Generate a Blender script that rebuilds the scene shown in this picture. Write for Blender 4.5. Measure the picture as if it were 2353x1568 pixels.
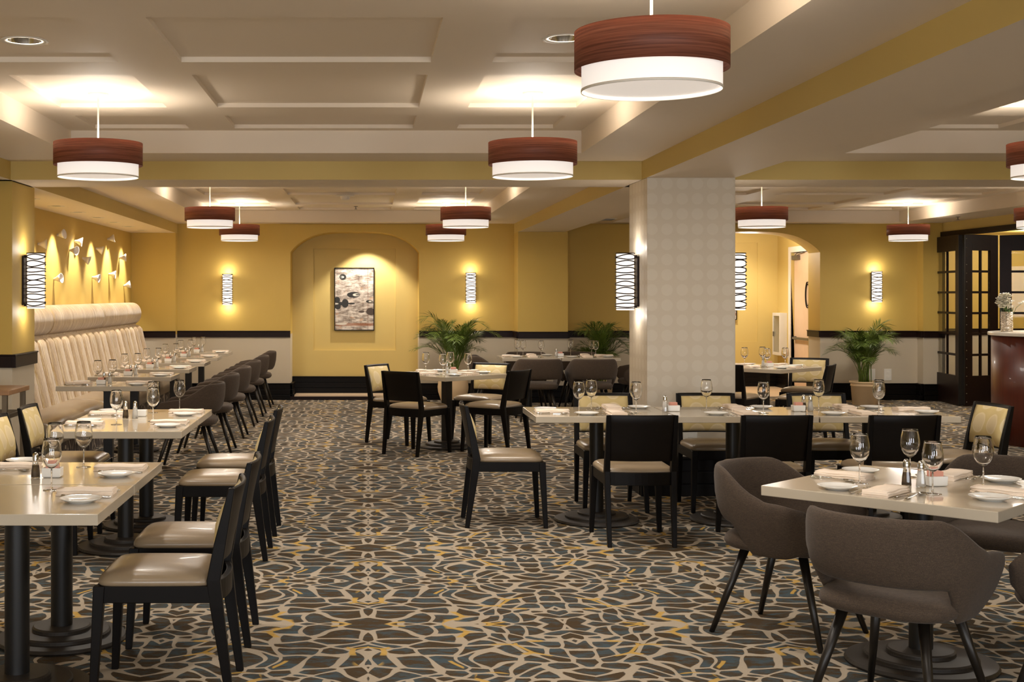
import bpy, bmesh, math, random
from math import sin, cos, pi, radians
from mathutils import Vector, Matrix
random.seed(7)
SC = bpy.context.scene
COL = SC.collection
for _o in list(bpy.data.objects):
    bpy.data.objects.remove(_o, do_unlink=True)

# ---------------------------------------------------------------- camera
FPX, CX, CY, HC = 3000.0, 846.0, 678.0, 1.55
cam = bpy.data.cameras.new('camera'); camo = bpy.data.objects.new('camera', cam); COL.objects.link(camo)
cam.sensor_fit = 'HORIZONTAL'; cam.sensor_width = 36.0; cam.lens = FPX/2353*36
cam.shift_x = (1176.5-CX)/2353; cam.shift_y = -(784-CY)/2353
camo.location = (0, 0, HC); camo.rotation_euler = (radians(90), 0, 0)
cam.clip_start = .05; cam.clip_end = 100
SC.camera = camo
# ---------------------------------------------------------------- exposure
SC.view_settings.view_transform = 'Standard'; SC.view_settings.look = 'None'
SC.view_settings.gamma = 1.0; SC.view_settings.use_curve_mapping = False
SC.view_settings.exposure = 0.50
# ---------------------------------------------------------------- daylight (rear windows) and world
W = bpy.data.worlds.new('world'); SC.world = W; W.use_nodes = True
W.node_tree.nodes['Background'].inputs[0].default_value = (.80, .88, 1.0, 1)
W.node_tree.nodes['Background'].inputs[1].default_value = 1.0

def light(kind, name, loc, energy, color=(1, .86, .68), rot=(0, 0, 0), size=.1, spot=None, blend=.5, size_y=None):
    l = bpy.data.lights.new(name, kind); l.energy = energy; l.color = color
    if kind == 'AREA':
        l.size = size
        if size_y: l.shape = 'RECTANGLE'; l.size_y = size_y
    else: l.shadow_soft_size = size
    if kind == 'SPOT': l.spot_size = radians(spot); l.spot_blend = blend
    o = bpy.data.objects.new(name, l); COL.objects.link(o); o.location = loc; o.rotation_euler = rot
    return o
WARM = (1, .80, .58); WARM2 = (1, .925, .84)
# daylight entering through the three tall windows behind the camera
for wx in (-1.9, 1.2, 5.2):
    light('AREA', 'window_daylight', (wx, -2.9, 1.45), 75, (.93, .96, 1.0), (radians(90), 0, 0), 1.6, size_y=1.9)
# two recessed ceiling downlights, then added fill spots without fittings (x, y, power)
DOWN = [(-1.69, 6.42, 100), (.96, 6.36, 105), (-1.69, 3.1, 55), (.96, 3.1, 50), (-.33, 9.0, 95),
        (-1.66, 12.5, 80), (1.0, 12.5, 110), (-1.66, 15.5, 70), (1.0, 15.5, 90),
        (4.28, 6.4, 90), (7.28, 6.4, 70), (4.28, 12.5, 80), (7.28, 12.5, 80), (4.28, 3.1, 70), (5.75, 15.5, 50), (7.28, 15.5, 60)]
for i_, (x, y, e) in enumerate(DOWN):
    light('SPOT', 'downlight_and_fill_beam', (x, y, 2.86 if i_ < 2 else 2.755), e*.72, WARM2, (0, 0, 0), .05, 125, .9)

# ---------------------------------------------------------------- mesh helper
class MB:
    def __init__(s): s.v = []; s.f = []; s.m = []; s.sm = []
    def add(s, vs, fs, mi=0, smooth=False):
        b = len(s.v); s.v += [tuple(v) for v in vs]
        for f in fs: s.f.append([b+i for i in f]); s.m.append(mi); s.sm.append(smooth)
        return s
    def box(s, x0, x1, y0, y1, z0, z1, mi=0, mat=None, bottom=None):
        vs = [Vector(p) for p in ((x0,y0,z0),(x1,y0,z0),(x1,y1,z0),(x0,y1,z0),(x0,y0,z1),(x1,y0,z1),(x1,y1,z1),(x0,y1,z1))]
        if mat: vs = [mat @ v for v in vs]
        fs = [(0,3,2,1),(4,5,6,7),(0,1,5,4),(1,2,6,5),(2,3,7,6),(3,0,4,7)]
        s.add(vs, fs[1:], mi); s.add(vs, fs[:1], mi if bottom is None else bottom); return s
    def loops(s, rings, cap=True, closed=True, mi=0, smooth=True):
        n = len(rings[0]); vs = [p for r in rings for p in r]; fs = []
        for i in range(len(rings)-1):
            for j in range(n if closed else n-1):
                k = (j+1) % n
                fs.append((i*n+j, i*n+k, (i+1)*n+k, (i+1)*n+j))
        s.add(vs, fs, mi, smooth)
        if cap:
            s.add(rings[0], [tuple(reversed(range(n)))], mi, False); s.add(rings[-1], [tuple(range(n))], mi, False)
        return s
    def lathe(s, prof, n=24, c=(0,0,0), cap=False, mi=0, smooth=True):
        rings = [[(c[0]+r*cos(2*pi*j/n), c[1]+r*sin(2*pi*j/n), c[2]+z) for j in range(n)] for r, z in prof]
        return s.loops(rings, cap=cap, mi=mi, smooth=smooth)
    def disc(s, r, z, n=24, c=(0,0), down=False, mi=0):
        vs = [(c[0]+r*cos(2*pi*j/n), c[1]+r*sin(2*pi*j/n), z) for j in range(n)]
        return s.add(vs, [tuple(reversed(range(n))) if down else tuple(range(n))], mi)
    def tube(s, pts, radii, n=8, cap=True, mi=0, flat=1.0, smooth=True):
        pts = [Vector(p) for p in pts]; rings = []
        if not isinstance(radii, (list, tuple)): radii = [radii]*len(pts)
        for i, p in enumerate(pts):
            d = (pts[min(i+1, len(pts)-1)]-pts[max(i-1, 0)]).normalized()
            up = Vector((0,0,1)) if abs(d.z) < .95 else Vector((0,1,0))
            a = d.cross(up).normalized(); b = a.cross(d).normalized()
            rings.append([tuple(p + a*radii[i]*cos(2*pi*j/n) + b*radii[i]*flat*sin(2*pi*j/n)) for j in range(n)])
        return s.loops(rings, cap=cap, mi=mi, smooth=smooth)
    def bar(s, p0, p1, w0, d0, w1, d1, mi=0):
        # tapered rectangular post between two points (axis near vertical)
        rings = []
        for p, w, d in ((p0, w0, d0), (p1, w1, d1)):
            rings.append([(p[0]-w/2,p[1]-d/2,p[2]),(p[0]+w/2,p[1]-d/2,p[2]),(p[0]+w/2,p[1]+d/2,p[2]),(p[0]-w/2,p[1]+d/2,p[2])])
        return s.loops(rings, mi=mi, smooth=False)
    def build(s, name, mats, parent=None, bevel=0, seg=2, sub=0, loc=None, rot=None, autosm=False):
        me = bpy.data.meshes.new(name); me.from_pydata(s.v, [], s.f)
        if not isinstance(mats, (list, tuple)): mats = [mats]
        for m in mats: me.materials.append(m)
        me.polygons.foreach_set('material_index', s.m); me.polygons.foreach_set('use_smooth', s.sm); me.update()
        bm = bmesh.new(); bm.from_mesh(me)
        bmesh.ops.remove_doubles(bm, verts=bm.verts, dist=1e-5)
        bmesh.ops.recalc_face_normals(bm, faces=bm.faces); bm.to_mesh(me); bm.free()
        o = bpy.data.objects.new(name, me); COL.objects.link(o)
        if parent: o.parent = parent
        if loc: o.location = loc
        if rot: o.rotation_euler = rot
        if bevel:
            b = o.modifiers.new('bevel', 'BEVEL'); b.width = bevel; b.segments = seg; b.limit_method = 'ANGLE'; b.angle_limit = radians(40)
        if sub:
            b = o.modifiers.new('sub', 'SUBSURF'); b.levels = sub; b.render_levels = sub
        return o

def tag(o, label=None, cat=None, group=None, kind=None):
    if label: o['label'] = label
    if cat: o['category'] = cat
    if group: o['group'] = group
    if kind: o['kind'] = kind
    return o
def thing(name, label, cat, loc=(0,0,0), rz=0, group=None):
    o = bpy.data.objects.new(name, None); COL.objects.link(o); o.location = loc; o.rotation_euler = (0,0,rz)
    o.empty_display_size = .1
    return tag(o, label, cat, group)
def dup(root, loc, rz=None, label=None, group=None):
    def cp(o, par):
        c = o.copy(); COL.objects.link(c)
        if par: c.parent = par
        for ch in KIDS.get(o.name) or list(o.children): cp(ch, c)
        return c
    r = cp(root, None); r.location = loc
    if rz is not None: r.rotation_euler = (0,0,rz)
    if label: r['label'] = label
    if group: r['group'] = group
    return r
KIDS = {}
class Proto:
    """first placement moves the original, later ones copy it"""
    def __init__(s, root): s.r = root; s.used = False
    def put(s, loc, rz=0, label=None, group=None):
        if not s.used:
            s.used = True; r = s.r; r.location = loc; r.rotation_euler = (0,0,rz)
            if label: r['label'] = label
            if group: r['group'] = group
            return r
        return dup(s.r, loc, rz, label, group)

# ---------------------------------------------------------------- materials
def lin(c):
    return tuple(((x/255)/12.92 if x/255 <= .04045 else ((x/255+.055)/1.055)**2.4) for x in c) + (1,)
class N:
    def __init__(s, name):
        s.m = bpy.data.materials.new(name); s.m.use_nodes = True; s.t = s.m.node_tree; s.b = s.t.nodes['Principled BSDF']
    def n(s, typ, **kw):
        nd = s.t.nodes.new('ShaderNode'+typ)
        for k, v in kw.items():
            if k.startswith('i_'):
                key = k[2:]; key = int(key) if key.isdigit() else key
                s.inp(nd, key, v)
            else: setattr(nd, k, v)
        return nd
    def inp(s, nd, key, v):
        if isinstance(v, bpy.types.NodeSocket): s.t.links.new(v, nd.inputs[key])
        else: nd.inputs[key].default_value = v
    def math(s, op, a, b=0.0, clamp=False):
        nd = s.n('Math', operation=op, use_clamp=clamp); s.inp(nd, 0, a); s.inp(nd, 1, b); return nd.outputs[0]
    def mix(s, f, a, b):
        nd = s.n('Mix', data_type='RGBA'); s.inp(nd, 0, f); s.inp(nd, 6, a); s.inp(nd, 7, b); return nd.outputs[2]
    def coord(s, kind='Object'): return s.n('TexCoord').outputs[kind]
    def sep(s, v):
        nd = s.n('SeparateXYZ'); s.inp(nd, 0, v); return nd.outputs
    def comb(s, x, y, z):
        nd = s.n('CombineXYZ'); s.inp(nd, 0, x); s.inp(nd, 1, y); s.inp(nd, 2, z); return nd.outputs[0]
    def scale(s, v, sc):
        nd = s.n('Mapping'); s.inp(nd, 0, v); nd.inputs[3].default_value = sc; return nd.outputs[0]
    def noise(s, v, sc, det=2, rough=.5, out=0):
        nd = s.n('TexNoise'); s.inp(nd, 'Vector', v); nd.inputs['Scale'].default_value = sc
        nd.inputs['Detail'].default_value = det; nd.inputs['Roughness'].default_value = rough; return nd.outputs[out]
    def ramp(s, f, stops):
        nd = s.n('ValToRGB'); s.inp(nd, 0, f); e = nd.color_ramp.elements
        while len(e) < len(stops): e.new(.5)
        for i, (p, c) in enumerate(stops): e[i].position = p; e[i].color = c if len(c) == 4 else tuple(c)+(1,)
        return nd.outputs[0]
    def rng(s, v, a, b, c=0.0, d=1.0):
        nd = s.n('MapRange'); nd.clamp = True; s.inp(nd, 0, v); s.inp(nd, 1, a); s.inp(nd, 2, b); s.inp(nd, 3, c); s.inp(nd, 4, d); return nd.outputs[0]
    def set(s, **kw):
        for k, v in kw.items():
            s.inp(s.b, {'col':'Base Color','rough':'Roughness','metal':'Metallic','trans':'Transmission Weight','ior':'IOR',
                        'coat':'Coat Weight','sheen':'Sheen Weight','ecol':'Emission Color','est':'Emission Strength','spec':'Specular IOR Level','tint':'Specular Tint'}[k], v)
        return s
    def bump(s, h, strength=.2, dist=.01):
        nd = s.n('Bump'); nd.inputs['Strength'].default_value = strength; nd.inputs['Distance'].default_value = dist
        s.inp(nd, 'Height', h); s.inp(s.b, 'Normal', nd.outputs[0]); return s
def simple(name, c, rough=.5, metal=0, var=.06, vs=8, bump=0, bs=200, **kw):
    """procedural paint: base colour with gentle noise variation"""
    k = N(name); co = k.coord(); c = lin(c)
    nz = k.noise(co, vs, 3)
    dk = tuple(x*(1-var) for x in c[:3])+(1,); lt = tuple(min(1, x*(1+var)) for x in c[:3])+(1,)
    k.set(col=k.mix(nz, dk, lt), rough=rough, metal=metal, **kw)
    if bump: k.bump(k.noise(co, bs, 2), bump, .002)
    return k.m
M = {}
M['yellow'] = simple('yellow_paint', (208, 182, 108), .6, var=.04, vs=1.5, bump=.08)
M['cream'] = simple('cream_ceiling_paint', (232, 217, 196), .6, var=.02, vs=1.2)
M['white_paint'] = simple('white_paint', (225, 218, 205), .45)
def wall_mat():
    k = N('two_tone_wall'); z = k.sep(k.coord())[2]; nz = k.noise(k.coord(), 2, 3)
    a = k.mix(nz, lin((196, 184, 160)), lin((206, 194, 172))); b = k.mix(nz, lin((200, 168, 80)), lin((208, 176, 90)))
    k.set(col=k.mix(k.math('GREATER_THAN', z, .97), a, b), rough=.6); k.bump(k.noise(k.coord(), 150, 2), .06, .002); return k.m
M['wall'] = wall_mat()
def colm_mat():
    k = N('column_wallpaper'); co = k.scale(k.coord(), (8.5, 8.5, 8.5)); x, y, z = k.sep(co)
    def cell(v): return k.math('SUBTRACT', k.math('FRACT', v), .5)
    fx = cell(k.math('ADD', x, y)); fz = cell(z)
    d = k.math('SQRT', k.math('ADD', k.math('MULTIPLY', fx, fx), k.math('MULTIPLY', fz, fz)))
    m = k.rng(d, .36, .40)
    k.set(col=k.mix(m, lin((214, 203, 184)), lin((209, 197, 177))), rough=k.mix(m, (.5,.5,.5,1), (.6,.6,.6,1))); return k.m
M['column'] = colm_mat()
M['dark_wood'] = simple('espresso_stained_wood', (28, 13, 9), .42, var=.3, vs=14, spec=.2)
M['black_wood'] = simple('black_stained_wood', (11, 7, 5), .42, var=.25, vs=20, spec=.16)
M['chair_back'] = simple('dark_veneer', (16, 10, 6), .42, var=.25, vs=25, spec=.2)
M['black_metal'] = simple('black_metal', (15, 14, 14), .4, .0, var=.15, vs=30)
M['base_metal'] = simple('worn_bronze_metal', (40, 34, 28), .5, .2, var=.2, vs=25)
M['station_metal'] = simple('brushed_steel', (120, 108, 92), .35, .9)
M['leg_metal'] = simple('dark_bronze_leg', (30, 25, 20), .38, .2)
M['chrome'] = simple('polished_steel', (205, 203, 198), .13, 1.0, var=.03)
M['plate'] = simple('white_china', (238, 236, 230), .12, var=.01, coat=.4)
M['ceramic'] = simple('matte_ceramic', (226, 218, 208), .4, var=.03)
M['napkin'] = simple('cream_linen', (242, 224, 204), .85, var=.03, vs=40, bump=.3, bs=900)
M['tabletop'] = simple('taupe_laminate', (188, 176, 156), .16, var=.03, vs=3, coat=.35)
M['leather'] = simple('taupe_leather', (140, 122, 98), .30, var=.07, vs=12, bump=.12, bs=260, coat=.1)
M['pot'] = simple('cream_terracotta', (236, 208, 166), .6, var=.06, vs=6)
M['soil'] = simple('coir_mulch', (105, 76, 48), .95, var=.5, vs=60)
M['stem'] = simple('palm_stem', (98, 120, 42), .5, var=.2)
M['palm'] = simple('palm_leaf', (84, 104, 34), .45, var=.55, vs=5)
M['marble'] = simple('white_marble', (226, 220, 208), .2, var=.08, vs=12)
M['petal'] = simple('white_petal', (250, 244, 226), .5, var=.03)
M['leaf_small'] = simple('flower_leaf', (74, 102, 40), .5, var=.3)
M['packet_pink'] = simple('pink_packet', (214, 150, 128), .6)
M['packet_white'] = simple('white_packet', (238, 230, 220), .6)
M['pepper'] = simple('ground_pepper', (92, 74, 56), .9, var=.7, vs=400)
M['salt'] = simple('white_salt', (232, 228, 220), .8, var=.05, vs=400)
M['tile'] = simple('pale_stone_floor', (205, 180, 150), .4, var=.08, vs=3)
M['door'] = simple('cream_door_paint', (222, 190, 158), .4)
M['closer'] = simple('grey_metal', (120, 116, 108), .35, .8)
M['outlet'] = simple('outlet_plastic', (236, 232, 222), .35, var=.01)
def glass_mat(name, rough=0.0, tint=(1, 1, 1, 1), ior=1.45):
    k = N(name); k.set(col=tint, rough=rough, trans=1.0, ior=ior); return k.m
M['glass'] = glass_mat('clear_glass')
M['pane'] = glass_mat('door_pane', 0, (.97, .98, .95, 1), 1.2)
def emis(name, c, st, base=(235, 230, 220)):
    k = N(name); nz = k.noise(k.coord(), 120, 2)
    k.set(col=lin(base), rough=.7, ecol=lin(c), est=k.rng(nz, 0, 1, st*.96, st*1.04)); return k.m
M['lamp_white'] = emis('lit_linen_shade', (255, 246, 238), .44)
M['lamp_disc'] = emis('lit_diffuser', (255, 242, 230), .36)
M['sconce_glow'] = emis('lit_sconce_shade', (255, 240, 226), .95)
M['bulb'] = emis('downlight_bulb', (255, 235, 205), 6)
def veneer():
    k = N('reddish_veneer_shade'); co = k.coord(); v = k.scale(co, (1.2, 1.2, 70)); nz = k.noise(v, 2.2, 5, .65)
    n2 = k.noise(co, 2.5, 2)
    c = k.mix(k.math('MULTIPLY', nz, n2), lin((196, 118, 88)), lin((84, 42, 30)))
    c = k.mix(k.rng(nz, .35, .7), lin((122, 74, 56)), lin((180, 116, 90)))
    k.set(col=c, rough=.5)
    tr = k.n('BsdfTranslucent'); k.inp(tr, 0, c); mx = k.n('MixShader'); mx.inputs[0].default_value = .5
    k.t.links.new(k.b.outputs[0], mx.inputs[1]); k.t.links.new(tr.outputs[0], mx.inputs[2])
    k.t.links.new(mx.outputs[0], k.t.nodes['Material Output'].inputs[0]); return k.m
M['veneer'] = veneer()
def cherry():
    k = N('cherry_panel'); co = k.coord(); v = k.scale(co, (9, 9, .5)); nz = k.noise(v, 3, 5, .6)
    k.set(col=k.mix(nz, lin((58, 15, 8)), lin((104, 40, 20))), rough=.38, coat=.1); return k.m
M['cherry'] = cherry()
def oak():
    k = N('oak_top'); v = k.scale(k.coord(), (1.5, 14, 14)); nz = k.noise(v, 3, 5)
    k.set(col=k.mix(nz, lin((120, 84, 54)), lin((170, 128, 88))), rough=.4); return k.m
M['oak'] = oak()
def fabric():
    k = N('taupe_tweed'); co = k.coord(); nz = k.noise(co, 420, 2, .7); n2 = k.noise(k.scale(co, (1, 1, 6)), 60, 3)
    f = k.math('ADD', k.math('MULTIPLY', nz, .7), k.math('MULTIPLY', n2, .3))
    k.set(col=k.ramp(f, [(.3, lin((42, 33, 25))), (.55, lin((74, 60, 47))), (.8, lin((106, 89, 72)))]), rough=.9, sheen=.05)
    k.bump(nz, .25, .002); return k.m
M['fabric'] = fabric()
def pad():
    k = N('circle_patterned_pad'); co = k.coord(); x, y, z = k.sep(co)
    fx = k.math('SUBTRACT', k.math('FRACT', k.math('ADD', k.math('MULTIPLY', x, 6.6), 0)), .5)
    fz = k.math('SUBTRACT', k.math('FRACT', k.math('ADD', k.math('MULTIPLY', z, 6.4), .15)), .5)
    d = k.math('SQRT', k.math('ADD', k.math('MULTIPLY', k.math('MULTIPLY', fx, fx), 1.15), k.math('MULTIPLY', fz, fz)))
    nz = k.noise(k.scale(co, (1, 1, .3)), 30, 3)
    c = k.ramp(k.math('ADD', d, k.math('MULTIPLY', nz, .03)), [(0, lin((206, 187, 145))), (.36, lin((210, 191, 149))), (.42, lin((220, 203, 164))), (.47, lin((204, 182, 126))), (.7, lin((208, 186, 130)))])
    k.set(col=c, rough=.6); return k.m
M['pad'] = pad()
def stripes():
    k = N('striped_chenille'); co = k.coord(); v = k.scale(co, (.6, 26, .6)); v2 = k.scale(co, (4, 130, 4))
    a = k.noise(v, 1.0, 3, .8); b = k.noise(v2, 1.6, 3, .8)
    f = k.math('ADD', k.math('MULTIPLY', a, .7), k.math('MULTIPLY', b, .3))
    k.set(col=k.ramp(f, [(.34, lin((104, 76, 50))), (.41, lin((150, 122, 84))), (.46, lin((192, 170, 134))), (.50, lin((138, 106, 78))), (.53, lin((180, 150, 90))), (.57, lin((208, 192, 164))), (.64, lin((128, 96, 72))), (.72, lin((184, 160, 124)))]), rough=.85, sheen=.2)
    k.bump(b, .4, .003); return k.m
M['stripes'] = stripes()
def kick():
    k = N('patterned_plinth'); v = k.scale(k.coord(), (3, 9, 3)); vo = k.n('TexVoronoi', feature='DISTANCE_TO_EDGE'); k.inp(vo, 'Vector', v); vo.inputs['Scale'].default_value = 1.6
    k.set(col=k.mix(k.math('LESS_THAN', vo.outputs[0], .035), lin((46, 34, 28)), lin((170, 155, 135))), rough=.8); return k.m
M['kick'] = kick()
def vase_m():
    k = N('hammered_silver'); v = k.scale(k.coord(), (40, 40, 90)); vo = k.n('TexVoronoi'); k.inp(vo, 'Vector', v); vo.inputs['Scale'].default_value = 1.2
    k.set(col=lin((215, 205, 190)), rough=.22, metal=1.0); k.bump(vo.outputs[0], .8, .01); return k.m
M['vase'] = vase_m()
def carpet():
    k = N('carpet_cells'); co = k.coord(); x, y, z = k.sep(co)
    P = .925
    def fold(v, o):
        return k.math('PINGPONG', k.math('ADD', v, o), P)
    u = fold(x, 40*P); w = fold(y, 40*P+.33)
    base = k.comb(u, w, 0)
    # swirl warp
    wn = k.n('TexNoise'); k.inp(wn, 'Vector', base); wn.inputs['Scale'].default_value = 2.3; wn.inputs['Detail'].default_value = 1.0
    sub = k.n('VectorMath', operation='SUBTRACT'); k.inp(sub, 0, wn.outputs[1]); sub.inputs[1].default_value = (.5, .5, .5)
    scl = k.n('VectorMath', operation='SCALE'); k.inp(scl, 0, sub.outputs[0]); scl.inputs['Scale'].default_value = .46
    add = k.n('VectorMath', operation='ADD'); k.inp(add, 0, base); k.inp(add, 1, scl.outputs[0])
    bu = k.sep(add.outputs[0]); flat = k.comb(bu[0], bu[1], 0)
    v = k.scale(flat, (1.0, 1.0, 1)); 
    def vor(vec, sc, feat):
        vo = k.n('TexVoronoi', feature=feat, voronoi_dimensions='2D'); k.inp(vo, 'Vector', vec); vo.inputs['Scale'].default_value = sc; vo.inputs['Randomness'].default_value = .9; return vo
    sw = k.scale(flat, (1.0, .92, 1))
    f1 = vor(sw, 8.2, 'F1'); f2 = vor(sw, 8.2, 'F2'); ce = f1
    ed = k.math('SUBTRACT', f2.outputs[0], f1.outputs[0])
    fz = k.noise(co, 160, 2); lw = k.noise(base, 3.4, 1)
    thr = k.rng(lw, .35, .75, .13, .27)
    e = k.math('ADD', ed, k.math('MULTIPLY', k.math('SUBTRACT', fz, .5), .06))
    line = k.rng(k.math('SUBTRACT', e, thr), -.02, .02, 1, 0)
    # cells: brown with slate blue streaks
    st = k.noise(k.scale(co, (5, 11, 1)), 1.6, 4, .75); sep2 = k.sep(ce.outputs['Color'])[0]
    blu = k.rng(k.math('ADD', st, k.math('MULTIPLY', sep2, .10)), .50, .66)
    cell = k.mix(blu, lin((64, 50, 34)), lin((62, 76, 84)))
    cell = k.mix(k.rng(k.noise(co, 300, 2), .3, .7), cell, k.mix(blu, lin((78, 64, 44)), lin((72, 82, 84))))
    # yellow accents
    off = k.n('VectorMath', operation='ADD'); k.inp(off, 0, flat); off.inputs[1].default_value = (3.31, 7.7, 0)
    y2 = vor(off.outputs[0], 4.3, 'DISTANCE_TO_EDGE')
    ym = k.math('MULTIPLY', k.rng(y2.outputs[0], .050, .072, 1, 0), k.rng(k.noise(base, 3.1, 1), .54, .56))
    pass
    beige = k.mix(k.noise(co, 250, 2), lin((150, 138, 120)), lin((182, 168, 149)))
    cc = k.mix(line, cell, beige)
    k.set(col=k.mix(k.math('MULTIPLY', ym, .9), cc, lin((186, 150, 76))), rough=.95, spec=.1)
    k.bump(k.noise(co, 500, 2), .5, .004); return k.m
M['carpet'] = carpet()
def art():
    k = N('abstract_print'); co = k.coord(); x, y, z = k.sep(co)   # x -.29..29  z -.45...45
    nz = k.noise(k.scale(co, (2.2, 1, 9)), 2.4, 6, .7); n2 = k.noise(k.scale(co, (2, 1, 5)), 3, 4, .6); n3 = k.noise(co, 26, 4, .7)
    c = k.ramp(k.math('ADD', k.math('MULTIPLY', nz, .75), k.math('MULTIPLY', n3, .25)), [(.36, lin((90, 76, 66))), (.46, lin((152, 138, 124))), (.55, lin((206, 194, 180))), (.66, lin((232, 222, 208)))])
    c = k.mix(k.rng(n2, .58, .68, 0, .6), c, lin((190, 140, 96)))
    band = k.rng(k.math('ABSOLUTE', k.math('ADD', z, .385)), .012, .03, .75, 0); c = k.mix(band, c, lin((150, 84, 36)))
    vb = k.rng(k.math('ABSOLUTE', k.math('SUBTRACT', x, .205)), .002, .005, .7, 0); c = k.mix(vb, c, lin((120, 62, 34)))
    def ell(cx, cz, rx, rz, col, c, jag=.25):
        dx = k.math('DIVIDE', k.math('SUBTRACT', x, cx), rx); dz = k.math('DIVIDE', k.math('SUBTRACT', z, cz), rz)
        d = k.math('ADD', k.math('MULTIPLY', dx, dx), k.math('MULTIPLY', dz, dz))
        d = k.math('ADD', d, k.math('MULTIPLY', k.math('SUBTRACT', n3, .5), jag))
        return k.mix(k.rng(d, .92, 1.05, 1, 0), c, col)
    dk = lin((42, 40, 36)); lt = lin((214, 206, 190))
    for a in ((-.175, .335, .052, .046, dk), (-.185, .335, .030, .016, lt), (-.2, .335, .02, .008, dk),
              (-.012, .065, .10, .046, dk), (.03, .065, .055, .022, lt), (.052, .066, .035, .009, dk),
              (-.26, -.012, .045, .046, dk), (-.25, -.115, .045, .042, dk), (-.14, -.065, .052, .068, dk), (-.225, -.07, .08, .028, dk), (-.05, -.068, .06, .013, dk), (-.28, -.07, .04, .012, lt),
              (.225, -.035, .05, .022, dk), (.24, -.035, .024, .010, lt), (.25, -.19, .07, .055, lin((70, 56, 46))), (.11, -.19, .045, .018, lin((80, 66, 56))),
              (.265, .255, .034, .024, lt), (-.2, -.375, .09, .018, lt)):
        c = ell(*a[:5], c)
    k.set(col=c, rough=.45); return k.m
M['art'] = art()

# ---------------------------------------------------------------- structure
def struct(o): o['kind'] = 'structure'; return o
CR, YE = 0, 1
CM = [M['cream'], M['yellow']]
def slab_holes(mb, x0, x1, y0, y1, z0, z1, holes, axis='z', mi=0):
    xs = sorted({x0, x1, *[h[0] for h in holes], *[h[1] for h in holes]}); ys = sorted({y0, y1, *[h[2] for h in holes], *[h[3] for h in holes]})
    xs = [v for v in xs if x0 <= v <= x1]; ys = [v for v in ys if y0 <= v <= y1]
    for i in range(len(xs)-1):
        for j in range(len(ys)-1):
            cx, cy = (xs[i]+xs[i+1])/2, (ys[j]+ys[j+1])/2
            if any(h[0] < cx < h[1] and h[2] < cy < h[3] for h in holes): continue
            if axis == 'z': mb.box(xs[i], xs[i+1], ys[j], ys[j+1], z0, z1, mi)
            elif axis == 'y': mb.box(xs[i], xs[i+1], z0, z1, ys[j], ys[j+1], mi)
            else: mb.box(z0, z1, xs[i], xs[i+1], ys[j], ys[j+1], mi)
XL, XR, YB, YF = -3.47, 8.40, 19.3, -3.0
ZS, ZR, ZP, ZB = 2.604, 2.772, 2.800, 2.459
struct(MB().box(XL-.2, XR+4, YF-.2, 22.2, -.1, 0).build('floor', M['carpet']))
recs = [(-2.208, 1.584, .8, 9.70), (-2.208, 1.584, 11.6, 18.93), (3.54, 7.70, .8, 9.70), (3.54, 7.70, 11.6, 18.93)]
frows = [(1.2, 2.2), (2.6, 3.65), (4.05, 5.30), (5.75, 6.85), (7.25, 8.50), (8.90, 9.57)]
brows = [(12.0, 13.05), (13.45, 14.7), (15.0, 15.95), (16.4, 17.65), (18.05, 18.7)]
lc = [(-2.0, -1.31), (-.98, .33), (.65, 1.355)]; rc = [(3.9, 4.62), (4.95, 6.3), (6.63, 7.5)]
pan = [(c[0], c[1], r[0], r[1]) for c in lc+rc for r in frows+brows]
mb = MB(); slab_holes(mb, XL-.2, XR+.2, YF-.2, YB+.2, ZS, ZR, recs); mb.build('ceiling', M['cream'])
mb = MB(); slab_holes(mb, XL-.2, XR+.2, YF-.2, YB+.2, ZR, ZP, pan)
holes = [(x-.1, x+.1, y-.1, y+.1) for x, y, e in DOWN[:2]]
slab_holes(mb, XL-.2, XR+.2, YF-.2, YB+.2, ZP, ZP+.03, holes)
mb.box(XL-.2, XR+.2, YF-.2, YB+.2, ZP+.13, ZP+.17)
o2 = mb.build('ceiling', M['cream'])
for o in [o for o in COL.objects if o.name.startswith('ceiling')]: struct(o)
# chamfered mouldings inside the coffer panels' lower edges come with the recess; beams next
bm_ = MB()
bm_.box(XL-.2, XR+.2, 10.3, 11.0, ZB, ZS, YE, bottom=CR)
struct(bm_.build('ceiling_beam', CM))
struct(MB().box(2.158, 2.841, YF, YB, ZB, ZS, YE, bottom=CR).build('ceiling_beam', CM))
struct(MB().box(XL-.2, -2.82, YF, YB, ZB, ZS, YE, bottom=CR).build('ceiling_bulkhead', CM))

# back wall with two arches
def arch_h(u): return (1-abs(u)**3.5)**.9
ARCH = [(-1.15, .753, 2.18, 2.485), (4.50, 6.68, 2.18, 2.485)]
def arch_wall(y0, y1, x0, x1, z1):
    mb = MB(); x = x0
    for a0, a1, sp, tp in ARCH:
        mb.box(x, a0, y0, y1, 0, z1)
        n = 36; c, h = (a0+a1)/2, (a1-a0)/2
        xs = [c-h*cos(pi*i/n) for i in range(n+1)]
        for i in range(n):
            za = sp+(tp-sp)*arch_h(max(-1, min(1, (xs[i]-c)/h))); zb = sp+(tp-sp)*arch_h(max(-1, min(1, (xs[i+1]-c)/h)))
            p = [(xs[i], y0, za), (xs[i+1], y0, zb), (xs[i+1], y0, z1), (xs[i], y0, z1)]
            q = [(a, y1, b) for a, _, b in p]
            mb.add(p+q, [(0,1,2,3), (7,6,5,4)]); mb.add(p+q, [(0,4,5,1)], smooth=False)
        x = a1
    mb.box(x, x1, y0, y1, 0, z1); return mb
struct(arch_wall(YB, YB+.5, -2.82, XR+.0, ZS).build('wall_back', M['wall']))
struct(MB().box(XL-.2, -2.82, 19.12, YB+.5, 0, ZB).build('wall_back_niche', M['wall']))
struct(MB().box(XL-.2, XL, YF, YB, 0, ZB).build('wall_left', M['wall']))
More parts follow.
